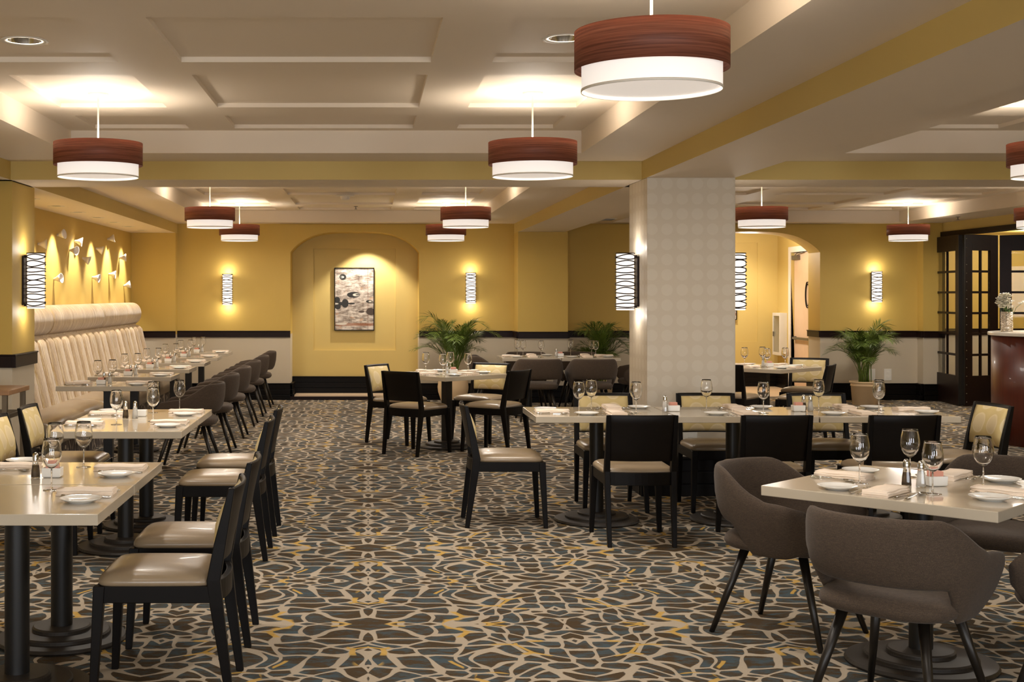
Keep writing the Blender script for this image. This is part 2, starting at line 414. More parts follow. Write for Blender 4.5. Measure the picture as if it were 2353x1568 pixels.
struct(MB().box(2.158, 2.876, 18.8, YB, 0, ZB).build('wall_back_pilaster', M['wall']))
struct(MB().box(8.12, 8.40, 19.1, YB, 0, ZS).build('wall_back_corner', M['wall']))
# alcove one
mb = MB(); slab_holes(mb, -1.3, .9, 0, 2.6, 19.80, 19.845, [(-.83, .42, .71, 2.25)], 'y'); mb.box(-1.3, .9, 19.845, 19.9, 0, 2.6)
mb.box(-1.3, .9, 19.3, 19.9, 2.6, 2.65)
struct(mb.build('wall_alcove', M['yellow']))
struct(MB().box(-1.15, .753, 19.27, 19.8, 0, .065, 0).build('floor_alcove_step', M['tile']))
struct(MB().box(-1.15, .753, 19.245, 19.27, 0, .05, 0).build('trim_step_nosing', M['dark_wood']))
# alcove two: deeper lobby with side door
DY0, DY1, DZ = 20.40, 21.30, 2.24
mb = MB(); slab_holes(mb, 3.4, 7.0, 0, 2.6, 22.0, 22.02, [(4.8, 6.56, .765, 2.43)], 'y'); mb.box(3.4, 7.0, 22.02, 22.1, 0, 2.6)
sd = MB(); slab_holes(sd, 19.8, 22.0, 0, 2.6, 6.9, 7.0, [(DY0, DY1, 0, DZ)], 'x'); struct(sd.build('wall_lobby_side', M['yellow']))
mb.box(3.4, 3.5, 19.8, 22.1, 0, 2.6); mb.box(3.4, 7.0, 19.3, 22.1, 2.6, 2.65); mb.box(6.68, 7.0, 19.8, 19.82, 0, 2.6); mb.box(3.4, 4.5, 19.8, 19.82, 0, 2.6)
struct(mb.build('wall_lobby', M['yellow']))
struct(MB().box(3.5, 6.9, 19.8, 22.0, 0, .01).build('floor_lobby', M['tile']))
# free-standing column and left pilaster
col = MB().box(2.158, 2.841, 10.1, 10.79, 0, ZB).build('column', M['column'], bevel=.004); struct(col)
struct(MB().box(XL, -2.836, 10.4, 11.1, 0, ZB).build('wall_left_pilaster', M['wall'], bevel=.004))
# right wall with the folding-door opening
mb = MB(); mb.box(XR, XR+.25, 10.0, YB+.5, 2.42, ZS); mb.box(XR, XR+.25, YF, 14.0, 0, ZS)
struct(mb.build('wall_right', M['yellow']))
mb = MB(); mb.box(XR, XR+4, 20.6, 20.7, 0, 2.6); mb.box(XR+3.9, XR+4, 12, 20.6, 0, 2.6); mb.box(XR, XR+4, 12, 12.1, 0, 2.6); mb.box(XR+.25, XR+4, 12, 20.7, 2.5, 2.6)
mb.box(XR, XR+.1, YB+.5, 20.6, 0, 2.6)
struct(mb.build('wall_hallway', M['wall']))
# rear wall with windows behind the camera
mb = MB(); slab_holes(mb, XL-.2, XR+.2, 0, ZS, YF-.2, YF, [(wx-.8, wx+.8, .5, 2.4) for wx in (-1.9, 1.2, 5.2)], 'y')
struct(mb.build('wall_front', M['wall']))

# trims: chair rail and stepped black skirting
def rail_run(name, pts, zt, h=.096, t=.035):
    """pts: (x0,y0,x1,y1,nx,ny) face segments; the trim stands off along the normal"""
    mb = MB()
    for x0, y0, x1, y1, nx, ny in pts:
        def seg(a, z0, z1):
            xs = [x0, x1, x0+nx*a, x1+nx*a]; ys = [y0, y1, y0+ny*a, y1+ny*a]
            ex = a if ny else 0; ey = a if nx else 0
            mb.box(min(xs)-0*ex, max(xs), min(ys)-0*ey, max(ys), z0, z1)
        seg(t*.75, zt-h, zt-.012); seg(t, zt-.012, zt)
    return struct(mb.build(name, M['dark_wood'], bevel=.003))
def skirt_run(name, pts, h=.245):
    mb = MB()
    for x0, y0, x1, y1, nx, ny in pts:
        for k, (a, z0, z1) in enumerate(((.060, 0, h*.30), (.048, h*.32, h*.62), (.036, h*.64, h*.93), (.045, h*.94, h), (.03, 0, h))):
            xs = [x0, x1, x0+nx*a, x1+nx*a]; ys = [y0, y1, y0+ny*a, y1+ny*a]
            mb.box(min(xs), max(xs), min(ys), max(ys), z0, z1)
    return struct(mb.build(name, M['black_wood'], bevel=.003))
segs = {
 'back': [(-2.82, YB, -1.15, YB, 0, -1), (.753, YB, 2.158, YB, 0, -1), (2.876, YB, 4.50, YB, 0, -1), (6.68, YB, 8.12, YB, 0, -1),
          (2.158, 18.8, 2.876, 18.8, 0, -1), (2.158, 18.8, 2.158, YB, -1, 0), (2.876, 18.8, 2.876, YB, 1, 0), (8.12, 19.1, 8.40, 19.1, 0, -1), (8.12, 19.1, 8.12, YB, -1, 0),
          (6.68, YB-.03, 6.68, YB+.5, -1, 0)],
 'jamb': [(-1.15, YB-.04, -1.15, YB+.5, 1, 0), (.753, YB-.04, .753, YB+.5, -1, 0)],
 'niche': [(-3.47, 19.12, -2.82, 19.12, 0, -1)],
 'pilaster': [(-3.47, 10.4, -2.80, 10.4, 0, -1), (-2.836, 10.37, -2.836, 11.1, 1, 0)],
}
rail_run('trim_rail_back', segs['back'], 1.02); rail_run('trim_rail_niche', segs['niche'], 1.02)
rail_run('trim_rail_pilaster', segs['pilaster'], 1.075, .105)
rail_run('trim_rail_hallway', [(XR+.1, 20.6, XR+3.9, 20.6, 0, -1), (XR+3.9, 12.1, XR+3.9, 20.6, -1, 0)], 1.02)
skirt_run('baseboard_back', segs['back']); skirt_run('baseboard_jamb', segs['jamb']); skirt_run('baseboard_niche', segs['niche']); skirt_run('baseboard_pilaster', segs['pilaster'])
skirt_run('baseboard_hallway', [(XR+.1, 20.6, XR+3.9, 20.6, 0, -1), (XR+3.9, 12.1, XR+3.9, 20.6, -1, 0)])
skirt_run('baseboard_column', [(2.10, 10.1, 2.90, 10.1, 0, -1), (2.10, 10.79, 2.90, 10.79, 0, 1), (2.158, 10.1, 2.158, 10.79, -1, 0), (2.841, 10.1, 2.841, 10.79, 1, 0)], .30)
b = skirt_run('baseboard_alcove', [(-1.15, 19.8, .753, 19.8, 0, -1)], .25); b.location.z = .065
skirt_run('baseboard_lobby', [(3.5, 22.0, 6.9, 22.0, 0, -1), (6.9, DY1+.1, 6.9, 22.0, -1, 0), (6.9, 19.82, 6.9, DY0-.1, -1, 0)], .26)

# lobby door
d = thing('door_1', None, None, (6.95, 0, 0)); struct(d)
mb = MB(); mb.box(-.07, .03, DY1, DY1+.09, 0, DZ+.09); mb.box(-.07, .03, DY0-.09, DY0, 0, DZ+.09); mb.box(-.07, .03, DY0, DY1, DZ, DZ+.09)
mb.build('door_frame', M['white_paint'], d, bevel=.004)
MB().box(.0, .04, DY0+.005, DY1-.005, .01, DZ-.005).build('door_leaf', M['door'], d, bevel=.003)
MB().box(-.05, -.0, DY1-.30, DY1-.02, DZ-.12, DZ-.05).tube([(-.03, DY1-.12, DZ-.05), (-.07, DY1-.35, DZ-.02), (-.03, DY1-.55, DZ-.01)], .008).build('door_closer', M['closer'], d)
MB().box(-.055, -.03, DY0+.08, DY1-.06, .83, .87).box(-.03, 0, DY0+.08, DY0+.14, .82, .88).box(-.03, 0, DY1-.12, DY1-.06, .82, .88).build('push_bar', M['closer'], d, bevel=.004)
mb = MB(); mb.lathe([(.10, -.02), (.10, .02), (.085, .02), (.085, -.02)], 24, cap=False)
w = mb.build('door_window', M['black_metal'], d, rot=(0, radians(90), 0)); w.location = (0, DY0+.22, 1.55); w.scale = (2.1, 1, 1)

# folding glazed doors at the right
def panel(name, p0, p1, label, rivets=True):
    p0, p1 = Vector((p0[0], p0[1], 0)), Vector((p1[0], p1[1], 0)); L = (p1-p0).length
    r = thing(name, label, 'folding door', tuple(p0), math.atan2(p1.y-p0.y, p1.x-p0.x), 'folding glazed door panels at the right wall')
    H = 2.39; st = .15; bt = .42; tp = .22; t = .022
    f = MB(); f.box(0, st, -t, t, .01, H); f.box(L-st, L, -t, t, .01, H); f.box(st, L-st, -t, t, .01, bt); f.box(st, L-st, -t, t, H-tp, H)
    f.build('door_frame', M['dark_wood'], r, bevel=.003)
    g = MB(); g.box(L/2-.014, L/2+.014, -.015, .015, bt, H-tp)
    for i in range(1, 6):
        z = bt+(H-tp-bt)*i/6; g.box(st, L-st, -.014, .014, z-.016, z+.016)
    g.build('muntins', M['dark_wood'], r)
    for i in range(6):
        for j in range(2):
            z0 = bt+(H-tp-bt)*i/6; z1 = bt+(H-tp-bt)*(i+1)/6; xa = st if j == 0 else L/2; xb = L/2 if j == 0 else L-st
            MB().box(xa, xb, -.002, .002, z0, z1).build('glass_pane', M['pane'], r)
    return r, L, H
pnl = [panel('folding_door_panel', (8.36, 19.25), (8.235, 18.15), 'black glazed folding door panel against the yellow wall, edge on to the room'),
       panel('folding_door_panel', (8.265, 18.135), (8.86, 18.40), 'black glazed folding door panel facing the room, behind the vase'),
       panel('folding_door_panel', (8.90, 18.40), (9.58, 18.1), 'black glazed folding door panel at the right edge of the photo')]
rv = MB().lathe([(.008, 0), (.007, .004), (.003, .007), (0.0005, .0075)], 8)
for r, L, H in (pnl[0], pnl[1]):
    x = L-.022 if r is pnl[0][0] else .04
    first = None
    for i in range(20):
        z = .06 + i*(H-.12)/19
        if first is None:
            first = MB().lathe([(.008, 0), (.007, .004), (.003, .007), (0.0005, .0075)], 8).build('rivet', M['chrome'], r, loc=(x, -.022 if r is pnl[1][0] else .022, z), rot=(radians(90) if r is pnl[1][0] else radians(-90), 0, 0))
            first['label'] = 'small bright rivet'
        else:
            c = first.copy(); COL.objects.link(c); c.location.z = z
for r, L, H in pnl[:2]:
    MB().box(0, .012, -.03, .03, .02, H-.01).build('hinge_strip', M['black_metal'], r, loc=(L-.004 if r is pnl[0][0] else -.008, 0, 0))
struct(MB().box(XR-.03, XR+.12, 14.0, 19.3, 2.40, 2.47).box(XR-.03, XR+.1, 19.22, 19.32, 0, 2.42).build('trim_door_head', M['dark_wood'], bevel=.004))

# ---------------------------------------------------------------- wall sconces
def sconce(loc, rz, label, seed):
    r = thing('wall_sconce', label, 'wall light', loc, rz, 'banded wall sconces')
    rnd = random.Random(seed)
    MB().box(-.05, .05, -.016, 0, -.20, .20).build('back_plate', M['dark_wood'], r, bevel=.002)   # wall is at +Y side, light projects to -Y
    R = .074; H = .229
    mb = MB(); mb.lathe([(R-.004, -H), (R-.004, H)], 32, (0, -.103, 0)); mb.lathe([(R-.008, H), (R-.008, -H)], 32, (0, -.103, 0))
    mb.build('glass_shade', M['sconce_glow'], r)
    for bz in (-.2, .2): MB().box(-.045, .045, -.035, -.016, bz-.01, bz+.01).build('bracket', M['dark_wood'], r)
    mb = MB(); z = -H+.006; ks = []
    mb.lathe([(R, H-.008), (R+.003, H-.008), (R+.003, H), (R, H)], 32, (0, -.103, 0))
    mb.lathe([(R, -H+.012), (R+.003, -H+.012), (R+.003, -H+.018), (R, -H+.018)], 32, (0, -.103, 0))
    n = 16
    for i in range(n):
        zc = -H+.03+(2*H-.05)*i/(n-1)+rnd.uniform(-.006, .006); am = rnd.uniform(.003, .012)*(1 if i % 2 else -1); ph = rnd.uniform(-.25, .25)
        pts = [((R+.003)*cos(a), -.103+(R+.003)*sin(a), zc+am*cos(2*(a+ph))) for a in [2*pi*j/28 for j in range(29)]]
        mb.tube(pts, .0046, 5)
    mb.build('wire_bands', M['dark_wood'], r)
    light('POINT', 'sconce_bulb', tuple(Vector(loc)+Matrix.Rotation(rz, 3, 'Z')@Vector((0, -.103, H+.03))), 1.3, WARM2, size=.03)
    light('POINT', 'sconce_bulb', tuple(Vector(loc)+Matrix.Rotation(rz, 3, 'Z')@Vector((0, -.103, -H-.03))), 1.3, WARM2, size=.03)
    return r
sconce((-2.07, YB, 1.63), 0, 'banded wall sconce on yellow back wall, between banquette and arch', 1)
sconce((1.51, YB, 1.65), 0, 'banded wall sconce on yellow back wall above the potted palm, right of the arch', 2)
sconce((7.48, YB-.0, 1.67), 0, 'banded wall sconce above the palm on the right stretch of back wall', 3)
sconce((2.158, 10.44, 1.657), radians(-90), 'large banded wall sconce on the left face of the pale column', 4)
sconce((2.841, 10.44, 1.657), radians(90), 'banded wall sconce half hidden on the right face of the pale column', 5)
sconce((-2.836, 10.74, 1.667), radians(90), 'large banded wall sconce on the pilaster at the left edge, beside the banquette', 6)

# ---------------------------------------------------------------- pendants
def pend():
    r = thing('drum_pendant_lamp', '', 'pendant lamp', group='double drum pendant lamps')
    MB().lathe([(.001, -.022), (.05, -.022), (.062, -.014), (.064, 0)], 32).build('canopy', M['white_paint'], r)
    MB().tube([(0, 0, -.02), (0, 0, -.33)], .0055, 8).build('rod', M['white_paint'], r)
    a, b, c = -.307, -.447, -.520   # shade top, veneer bottom, white bottom
    MB().lathe([(.2725, b), (.2725, a), (.2705, a), (.2705, b), (.2725, b)], 64, smooth=True).build('outer_shade', M['veneer'], r)
    o = MB().lathe([(.247, c), (.247, a-.03), (.2455, a-.03), (.2455, c)], 64).build('inner_shade', M['lamp_white'], r)
    MB().disc(.246, c+.012, 64).build('diffuser', M['lamp_disc'], r)
    MB().lathe([(.246, c-.002), (.249, c-.002), (.249, c+.007), (.246, c+.007)], 64).build('rim', M['white_paint'], r)
    mb = MB()
    for k in range(3):
        an = 2*pi*k/3; mb.tube([(0, 0, a-.02), (.271*cos(an), .271*sin(an), a-.02)], .003, 6)
    mb.build('spider', M['white_paint'], r)
    return r
PP = Proto(pend())
pd = [(-1.675, 8.1, 'drum pendant lamp over the left tables, nearest left lamp'),
      (1.015, 8.06, 'drum pendant lamp hanging left of the pale column, below the ceiling panel'),
      (1.011, 4.66, 'largest drum pendant lamp, nearest the camera at the top'),
      (-1.715, 14.15, 'drum pendant lamp in the rear left bay, nearer of two overlapping lamps on the left'),
      (-1.735, 17.6, 'drum pendant lamp in the rear left bay, smaller and farther one'),
      (1.053, 14.1, 'drum pendant lamp right of the arch, nearer of two overlapping lamps'),
      (1.048, 17.6, 'drum pendant lamp right of the arch, farther and lower of two overlapping lamps'),
      (4.25, 14.1, 'drum pendant lamp just right of the pale column'),
      (7.28, 17.6, 'drum pendant lamp above the palm near the folding doors'),
      (4.26, 8.1, 'drum pendant lamp cut by the right edge of the photo, upper one'),
      (7.30, 14.15, 'drum pendant lamp cut by the right edge of the photo, lower one above the vase'),
      ]
for x, y, lb in pd:
    PP.put((x, y, ZP), random.uniform(0, 6), lb)
    light('POINT', 'pendant_bulb', (x, y, ZP-.42), 11, WARM2, size=.12)
    light('AREA', 'pendant_down', (x, y, ZP-.53), 16, WARM2, (0, 0, 0), .45)

# downlight fittings visible in the ceiling panels
def dl():
    r = thing('recessed_downlight', '', 'downlight', group='recessed ceiling downlights')
    MB().lathe([(.098, .012), (.082, .0), (.115, -.004), (.116, .0), (.098, .012)], 40).build('trim_ring', M['white_paint'], r)
    MB().lathe([(.084, 0), (.07, .055), (.05, .085)], 40).build('reflector', M['chrome'], r)
    MB().lathe([(.001, .060), (.028, .064), (.034, .085), (.03, .10)], 20).build('bulb', M['bulb'], r)
    return r
D = Proto(dl())
D.put((-1.69, 6.42, ZP), 0, 'round recessed downlight in the ceiling panel at the upper left corner')
D.put((.96, 6.36, ZP), 0, 'round recessed downlight in the ceiling, half hidden by the largest pendant')
for k in range(7):
    y = 12.35+k*1.0
    r = thing('recessed_downlight', 'small recessed downlight over the banquette, '+('nearest the pilaster,second from the pilaster,third from the pilaster,middle of seven,third from the far end,second from the far end,farthest one'.split(',')[k]), 'downlight', (-3.19, y, ZB), 0, 'downlights over the banquette')
    MB().lathe([(.05, 0), (.05, .001), (.085, -.003), (.088, 0), (.086, .001)], 28).build('trim_ring', M['white_paint'], r)
    MB().disc(.05, -.0005, 24, down=True).build('lens', M['closer'], r)
    light('SPOT', 'banquette_spot', (-3.19, y, ZB-.02), 75, WARM2, (0, radians(15), 0), .03, 72, .6)
# alcove picture light
light('SPOT', 'alcove_spot', (-.02, 19.42, 2.44), 75, WARM2, (radians(10), 0, 0), .02, 100, .5)
light('SPOT', 'lobby_spot', (5.6, 20.9, 2.55), 90, WARM2, (radians(20), 0, 0), .03, 130, .6)
light('POINT', 'lobby_fill', (6.0, 20.6, 2.3), 30, WARM2, size=.1)
for p in ((9.8, 19.2, 2.35), (10.6, 16.5, 2.35)): light('POINT', 'hallway_fill', p, 38, WARM2, size=.15)  # added point lights that brighten the hallway, no fixture modelled

# ---------------------------------------------------------------- art, ceramics, small wall and ceiling items
def picture(loc, w, h, label):
    r = thing('framed_picture', label, 'picture', loc)
    t = .012; f = MB()
    f.box(-w/2, -w/2+t, -.045, 0, -h/2, h/2); f.box(w/2-t, w/2, -.045, 0, -h/2, h/2); f.box(-w/2+t, w/2-t, -.045, 0, -h/2, -h/2+t); f.box(-w/2+t, w/2-t, -.045, 0, h/2-t, h/2)
    f.build('frame', M['black_wood'], r)
    MB().box(-w/2+t, w/2-t, -.034, -.004, -h/2+t, h/2-t).build('print', M['art'], r)
    return r
picture((-.21, 19.84, 1.486), .605, .955, 'framed abstract print with dark pods on mottled beige, hung in the arched alcove')
picture((5.90, 22.0, 1.61), .6, .96, 'black framed print in the lobby arch, mostly hidden behind the column')
cones = [(106,561),(149,541),(188,554),(177.5,575),(206,593),(236,571),(262,550),(288.6,593),(142,642),(228,637.5),(265,630),(298.6,657)]
CL = ['nearest the pilaster in the upper row', 'highest one, second from the pilaster', 'small shadowed one above the brightly lit cup', 'brightly lit one with a long shadow below', 'in the second light pool, mid wall',
      'third from the far end of the upper row', 'farthest one of the upper row', 'brightest white one, near the far corner', 'lowest one at the left end',
      'low one between the two middle light pools', 'low one beside the brightest light pool', 'lowest and farthest one, close to the corner']
mb = MB(); n = 20; rings = []
for rr, zz in [(.012, 0), (.020, .03), (.040, .065), (.056, .095), (.052, .093), (.036, .066), (.014, .035), (.001, .032)]:
    rings.append([(rr*cos(2*pi*j/n), rr*sin(2*pi*j/n), zz) for j in range(n)])
mb.loops(rings, cap=False); cone = mb.build('ceramic_wall_cup', M['ceramic'])
tag(cone, '', 'wall ornament', 'ceramic cups mounted on the banquette wall')
cn = Proto(cone)
for i, (px, py) in enumerate(cones):
    Y = 3.38*3000/(846-px); z = HC-(py-678)*Y/3000
    o = cn.put((XL, Y, z), 0, 'white ceramic wall cup over the banquette, ' + CL[i])
    o.rotation_euler = (radians(random.uniform(-18, 18)), radians(90+random.uniform(-14, 22)), 0)

def vent(x, y, w, l, z, label):
    r = thing('air_vent', label, 'air vent', (x, y, z))
    MB().box(-w/2, w/2, -l/2, l/2, -.008, 0).build('frame', M['white_paint'], r, bevel=.002)
    m = MB()
    for i in range(9):
        yy = -l/2+.03+(l-.06)*i/8; m.box(-w/2+.03, w/2-.03, yy-.006, yy+.004, -.016, -.008)
    m.build('slats', M['closer'], r)
vent(4.75+.0, 17.95+.0, .6, .25, ZR, 'ceiling air vent beyond the lamp right of the column')
vent(6.7, 9.15-.75, .62, .3, ZR, 'ceiling air vent at the upper right of the photo')
vent(3.2, 18.1, .45, .3, ZS, 'thin ceiling vent over the right side of the rear beam')
for (x, y, z, lb) in ((-.28, 15.98, ZR, 'white smoke detector on the rear ceiling, above the arch'),):
    r = thing('smoke_detector', lb, 'smoke detector', (x, y, z))
    MB().lathe([(.0, -.0), (.11, 0), (.11, -.012), (.06, -.016)], 28).build('base', M['white_paint'], r)
    MB().lathe([(.06, -.016), (.052, -.05), (.04, -.058), (.001, -.06)], 28).build('sensor_head', M['ceramic'], r)
for (x, y, z, lb) in ((-.17, 18.0, ZR, 'small ceiling sprinkler near the back wall, left of the rear lamps'), (7.95, 17.6, ZS, 'small sprinkler on the soffit above the folding doors')):
    o = MB().tube([(0, 0, 0), (0, 0, -.035)], .006, 8).lathe([(.02, -.035), (.02, -.039), (.001, -.04)], 12).lathe([(.03, 0), (.028, -.005), (.006, -.006)], 16).build('fire_sprinkler', M['closer'], loc=(x, y, z)); tag(o, lb, 'sprinkler')
def outlet(loc, rz, label):
    r = thing('power_outlet', label, 'outlet', loc, rz)
    MB().box(-.055, .055, -.006, 0, -.085, .085).build('cover_plate', M['outlet'], r, bevel=.003)
    for z in (-.035, .035): MB().box(-.02, .02, -.009, -.006, z-.018, z+.018).build('socket', M['outlet'], r, bevel=.002)
outlet((7.68, YB, .37), 0, 'white wall outlet right of the palm pot under the chair rail')
outlet((7.44, YB, .37), 0, 'white wall outlet partly behind the palm stems')
outlet((2.49, 10.1, .50), 0, 'white outlet low on the front of the pale column')
r = thing('fire_extinguisher_cabinet', 'white wall cabinet with a glass front beside the lobby door', 'cabinet', (6.9, 21.7, .9))
f = MB(); f.box(-.12, 0, -.2, -.16, -.35, .35); f.box(-.12, 0, .16, .2, -.35, .35); f.box(-.12, 0, -.16, .16, -.35, -.30); f.box(-.12, 0, -.16, .16, .30, .35); f.box(-.02, 0, -.16, .16, -.3, .3)
f.build('case', M['white_paint'], r, bevel=.003)
MB().box(-.112, -.108, -.16, .16, -.3, .3).build('glass_front', M['pane'], r)
MB().box(-.13, -.12, .12, .15, -.04, .04).build('latch', M['closer'], r)

# ---------------------------------------------------------------- banquette
def banquette():
    r = thing('banquette', 'long channel-backed banquette in striped fabric with taupe seat along the left wall', 'banquette', (0, 0, 0))
    secs = [(11.12, 13.49), (13.50, 16.10), (16.11, 18.72)]
    for y0, y1 in secs:
        # head roll
        prof = [(-3.465, 1.13)]
        for i in range(15):
            a = radians(-78+168*i/14); prof.append((-3.37+.125*cos(a), 1.285+.155*sin(a)))
        prof += [(-3.465, 1.44)]
        rings = []
        for y, s in ((y0, .93), (y0+.02, .985), (y0+.06, 1), (y1-.06, 1), (y1-.02, .985), (y1, .93)):
            rings.append([(-3.465+(px+3.465)*s, y, 1.285+(pz-1.285)*s) for px, pz in prof])
        MB().loops(rings).build('head_roll', M['stripes'], r)
        # channelled back
        nch = max(1, round((y1-y0)/.325)); w = (y1-y0)/nch
        for k in range(nch):
            ya = y0+k*w; rings = []
            nz = 14
            for i in range(nz+2):
                t = (list(range(nz))+[nz*.985, nz])[i]/nz; z = .42+.70*t; xb = -3.12-.16*t; e = min(1, (1-t)/.03) if t > .97 else 1
                row = [(-3.46, ya+.001, z)]
                for j in range(9):
                    u = -1+2*j/8; bul = .05*(1-u*u)**.5*(e**.5)
                    row.append((xb+bul-.03*(1-e), ya+w/2+u*w/2*.992, z))
                row.append((-3.46, ya+w-.001, z)); rings.append(row)
            MB().loops(rings).build('back_channel', M['stripes'], r)
        # seat cushion
        prof = [(-3.2, .22), (-2.74, .22), (-2.70, .25), (-2.69, .33), (-2.70, .405), (-2.735, .445), (-2.82, .468), (-2.95, .476), (-3.08, .468), (-3.2, .45)]
        rings = []
        for y, s in ((y0, .93), (y0+.03, .99), (y0+.1, 1), (y1-.1, 1), (y1-.03, .99), (y1, .93)):
            rings.append([(-3.0+(px+3.0)*s, y, .34+(pz-.34)*s) for px, pz in prof])
        MB().loops(rings).build('seat_cushion', M['leather'], r)
    MB().box(-3.46, -2.76, 11.14, 18.7, 0, .23).build('plinth', M['kick'], r)
    MB().box(-3.46, -3.33, 11.12, 18.72, .2, 1.14).build('back_carcass', M['stripes'], r)
banquette()

# ---------------------------------------------------------------- side dining chair
def side_chair():
    r = thing('dining_chair', '', 'chair', group='dark framed dining chairs')
    fr = M['black_wood']
    for s in (-1, 1):
        MB().bar((s*.205, .235, .44), (s*.222, .258, 0), .044, .044, .028, .028).build('front_leg', fr, r, bevel=.003)
        m = MB()
        pts = [(s*.199, -.262, .0, .026, .030), (s*.204, -.212, .36, .034, .050), (s*.205, -.200, .46, .034, .052), (s*.205, -.225, .60, .030, .046), (s*.207, -.270, .812, .026, .024)]
        rings = [[(x-w/2, y-d/2, z), (x+w/2, y-d/2, z), (x+w/2, y+d/2, z), (x-w/2, y+d/2, z)] for x, y, z, w, d in pts]
        m.loops(rings, smooth=False).build('rear_leg', fr, r, bevel=.003)
        MB().bar((s*.2215, .2575, .004), (s*.2215, .2575, 0), .02, .02, .02, .02).build('glide', M['chrome'], r)
    # aprons
    m = MB(); m.box(-.19, .19, .218, .250, .375, .44)
    for s in (-1, 1): m.box(s*.205-.016, s*.205+.016, -.19, .235, .375, .44)
    n = 10; ring = []
    for i in range(n+1):
        u = -1+2*i/n; y = -.205-.03*(1-u*u); ring.append([(u*.20, y-.012, .375), (u*.20, y+.012, .375), (u*.20, y+.012, .455), (u*.20, y-.012, .455)])
    m.loops(ring, smooth=False)
    m.build('apron', fr, r, bevel=.003)
    # seat: domed leather cushion
    rings = []
    def out(s, ex):   # outline scaled
        pts = []
        for j in range(40):
            a = 2*pi*j/40; c_, s_ = cos(a), sin(a)
            x = .226*s*math.copysign(abs(c_)**ex, c_); y = .222*s*math.copysign(abs(s_)**ex, s_)+.026
            if y < 0: x *= 1-.03*(-y/.2)
            pts.append((x, y))
        return pts
    for z, s, ex in ((.440, .985, .22), (.446, 1.0, .22), (.458, 1.0, .22), (.472, .965, .25), (.484, .88, .3), (.492, .7, .4), (.496, .4, .6), (.497, .1, 1)):
        rings.append([(x, y, z) for x, y in out(s, ex)])
    MB().loops(rings).build('seat', M['leather'], r)
    # curved back veneer and upholstered pad
    def bx(u, z):   # rear surface y of the back at height z
        t = (z-.46)/.352; return -.200-.07*t**1.15 - .028*(1-u*u)
    rings = []
    n = 12
    for i in range(n+1):
        u = -1+2*i/n; w = .203+.002; row = []
        zs = [.525, .60, .68, .76, .806]
        top = [.806, .80]
        for z in zs: row.append((u*w, bx(u, z)-.006, z))
        row.append((u*w, bx(u, .815)+.000, .815))
        for z in reversed(zs): row.append((u*w, bx(u, z)+.012, z))
        rings.append(row)
    MB().loops(rings, smooth=True).build('backrest', M['chair_back'], r, bevel=.002)
    rings = []
    for i in range(n+1):
        u = -1+2*i/n; w = .184; row = []; e = (1-abs(u)**6)
        zs = [.535, .555, .60, .66, .72, .77, .792]; th = [.0, .022, .040, .048, .038, .020, .0]
        for z in zs: row.append((u*w, bx(u*.9, z)+.010, z))
        for z, t in reversed(list(zip(zs, th))): row.append((u*w, bx(u*.9, z)+.0125+t*(.25+.75*e), z))
        rings.append(row)
    MB().loops(rings).build('back_pad', M['pad'], r)
    return r
SCH = Proto(side_chair())
def dirang(dx, dy): return math.atan2(dy, dx)-pi/2
G = 'dark framed dining chairs with circle-patterned pads'
chairs = [
 (-.79, 5.19, 180-90, 'dark dining chair with taupe seat in the left foreground, nearest the camera'),
 (-.79, 5.94, 90, 'dark dining chair directly behind the nearest one, left foreground table'),
 (-.86, 7.80, 90, 'dark dining chair, third back along the left aisle, seat beside the second table pair'),
 (-.86, 8.57, 90, 'dark dining chair, farthest of the four along the left aisle'),
 (-2.00, 7.98, -90, 'dining chair cut by the left edge, cream pad facing right at the second table pair'),
 (-2.00, 8.70, -90, 'dining chair with cream pad at the left, beside the banquette end, seat under the table'),
 (.92, 8.88, -90, 'dark dining chair at the left end of the long table, turned sideways'),
 (1.68, 8.27, 0, 'black backed dining chair at the front of the long table, leftmost'),
 (2.506, 8.27, 0, 'black backed dining chair at the front of the long table, middle, beside the tweed chair'),
 (3.29, 8.27, 0, 'black backed dining chair before the long table, rightmost of the front three'),
 (1.76, 9.53, 180, 'cream padded dining chair behind the long table, left of the column'),
 (2.53, 9.53, 180, 'cream padded dining chair behind the long table, directly before the column'),
 (3.36, 9.53, 180, 'cream padded dining chair behind the long table, right of the column'),
 (3.97, 8.82, 96, 'cream padded dining chair at the right end of the long table'),
 (.31, 13.70, math.degrees(dirang(.41, -.28)), 'dining chair with circle patterned pad, left of the diamond-turned table'),
 (.47, 12.79, math.degrees(dirang(.313, .405)), 'black backed dining chair nearest the camera at the diamond-turned middle table'),
 (1.20, 13.88, math.degrees(dirang(-.50, -.86)), 'dining chair with circle patterned pad behind the diamond-turned middle table'),
 (1.27, 12.95, math.degrees(dirang(-.80, .60)), 'black backed dining chair on the right of the diamond-turned middle table'),
 (5.02, 15.02, math.degrees(dirang(-.50, -.86)), 'dining chair with cream pad behind the table right of the column'),
 (4.66, 13.93, math.degrees(dirang(-.85, .5)), 'black backed dining chair on the right of the table beyond the column'),
 (3.92, 14.05, math.degrees(dirang(.6, .8)), 'dining chair mostly hidden by the column, its taupe seat showing'),
 (3.92, 15.00, math.degrees(dirang(.8, -.6)), 'dining chair mostly hidden by the column, farther back'),
]
for x, y, a, lb in chairs: SCH.put((x, y, 0), radians(a), lb, G)

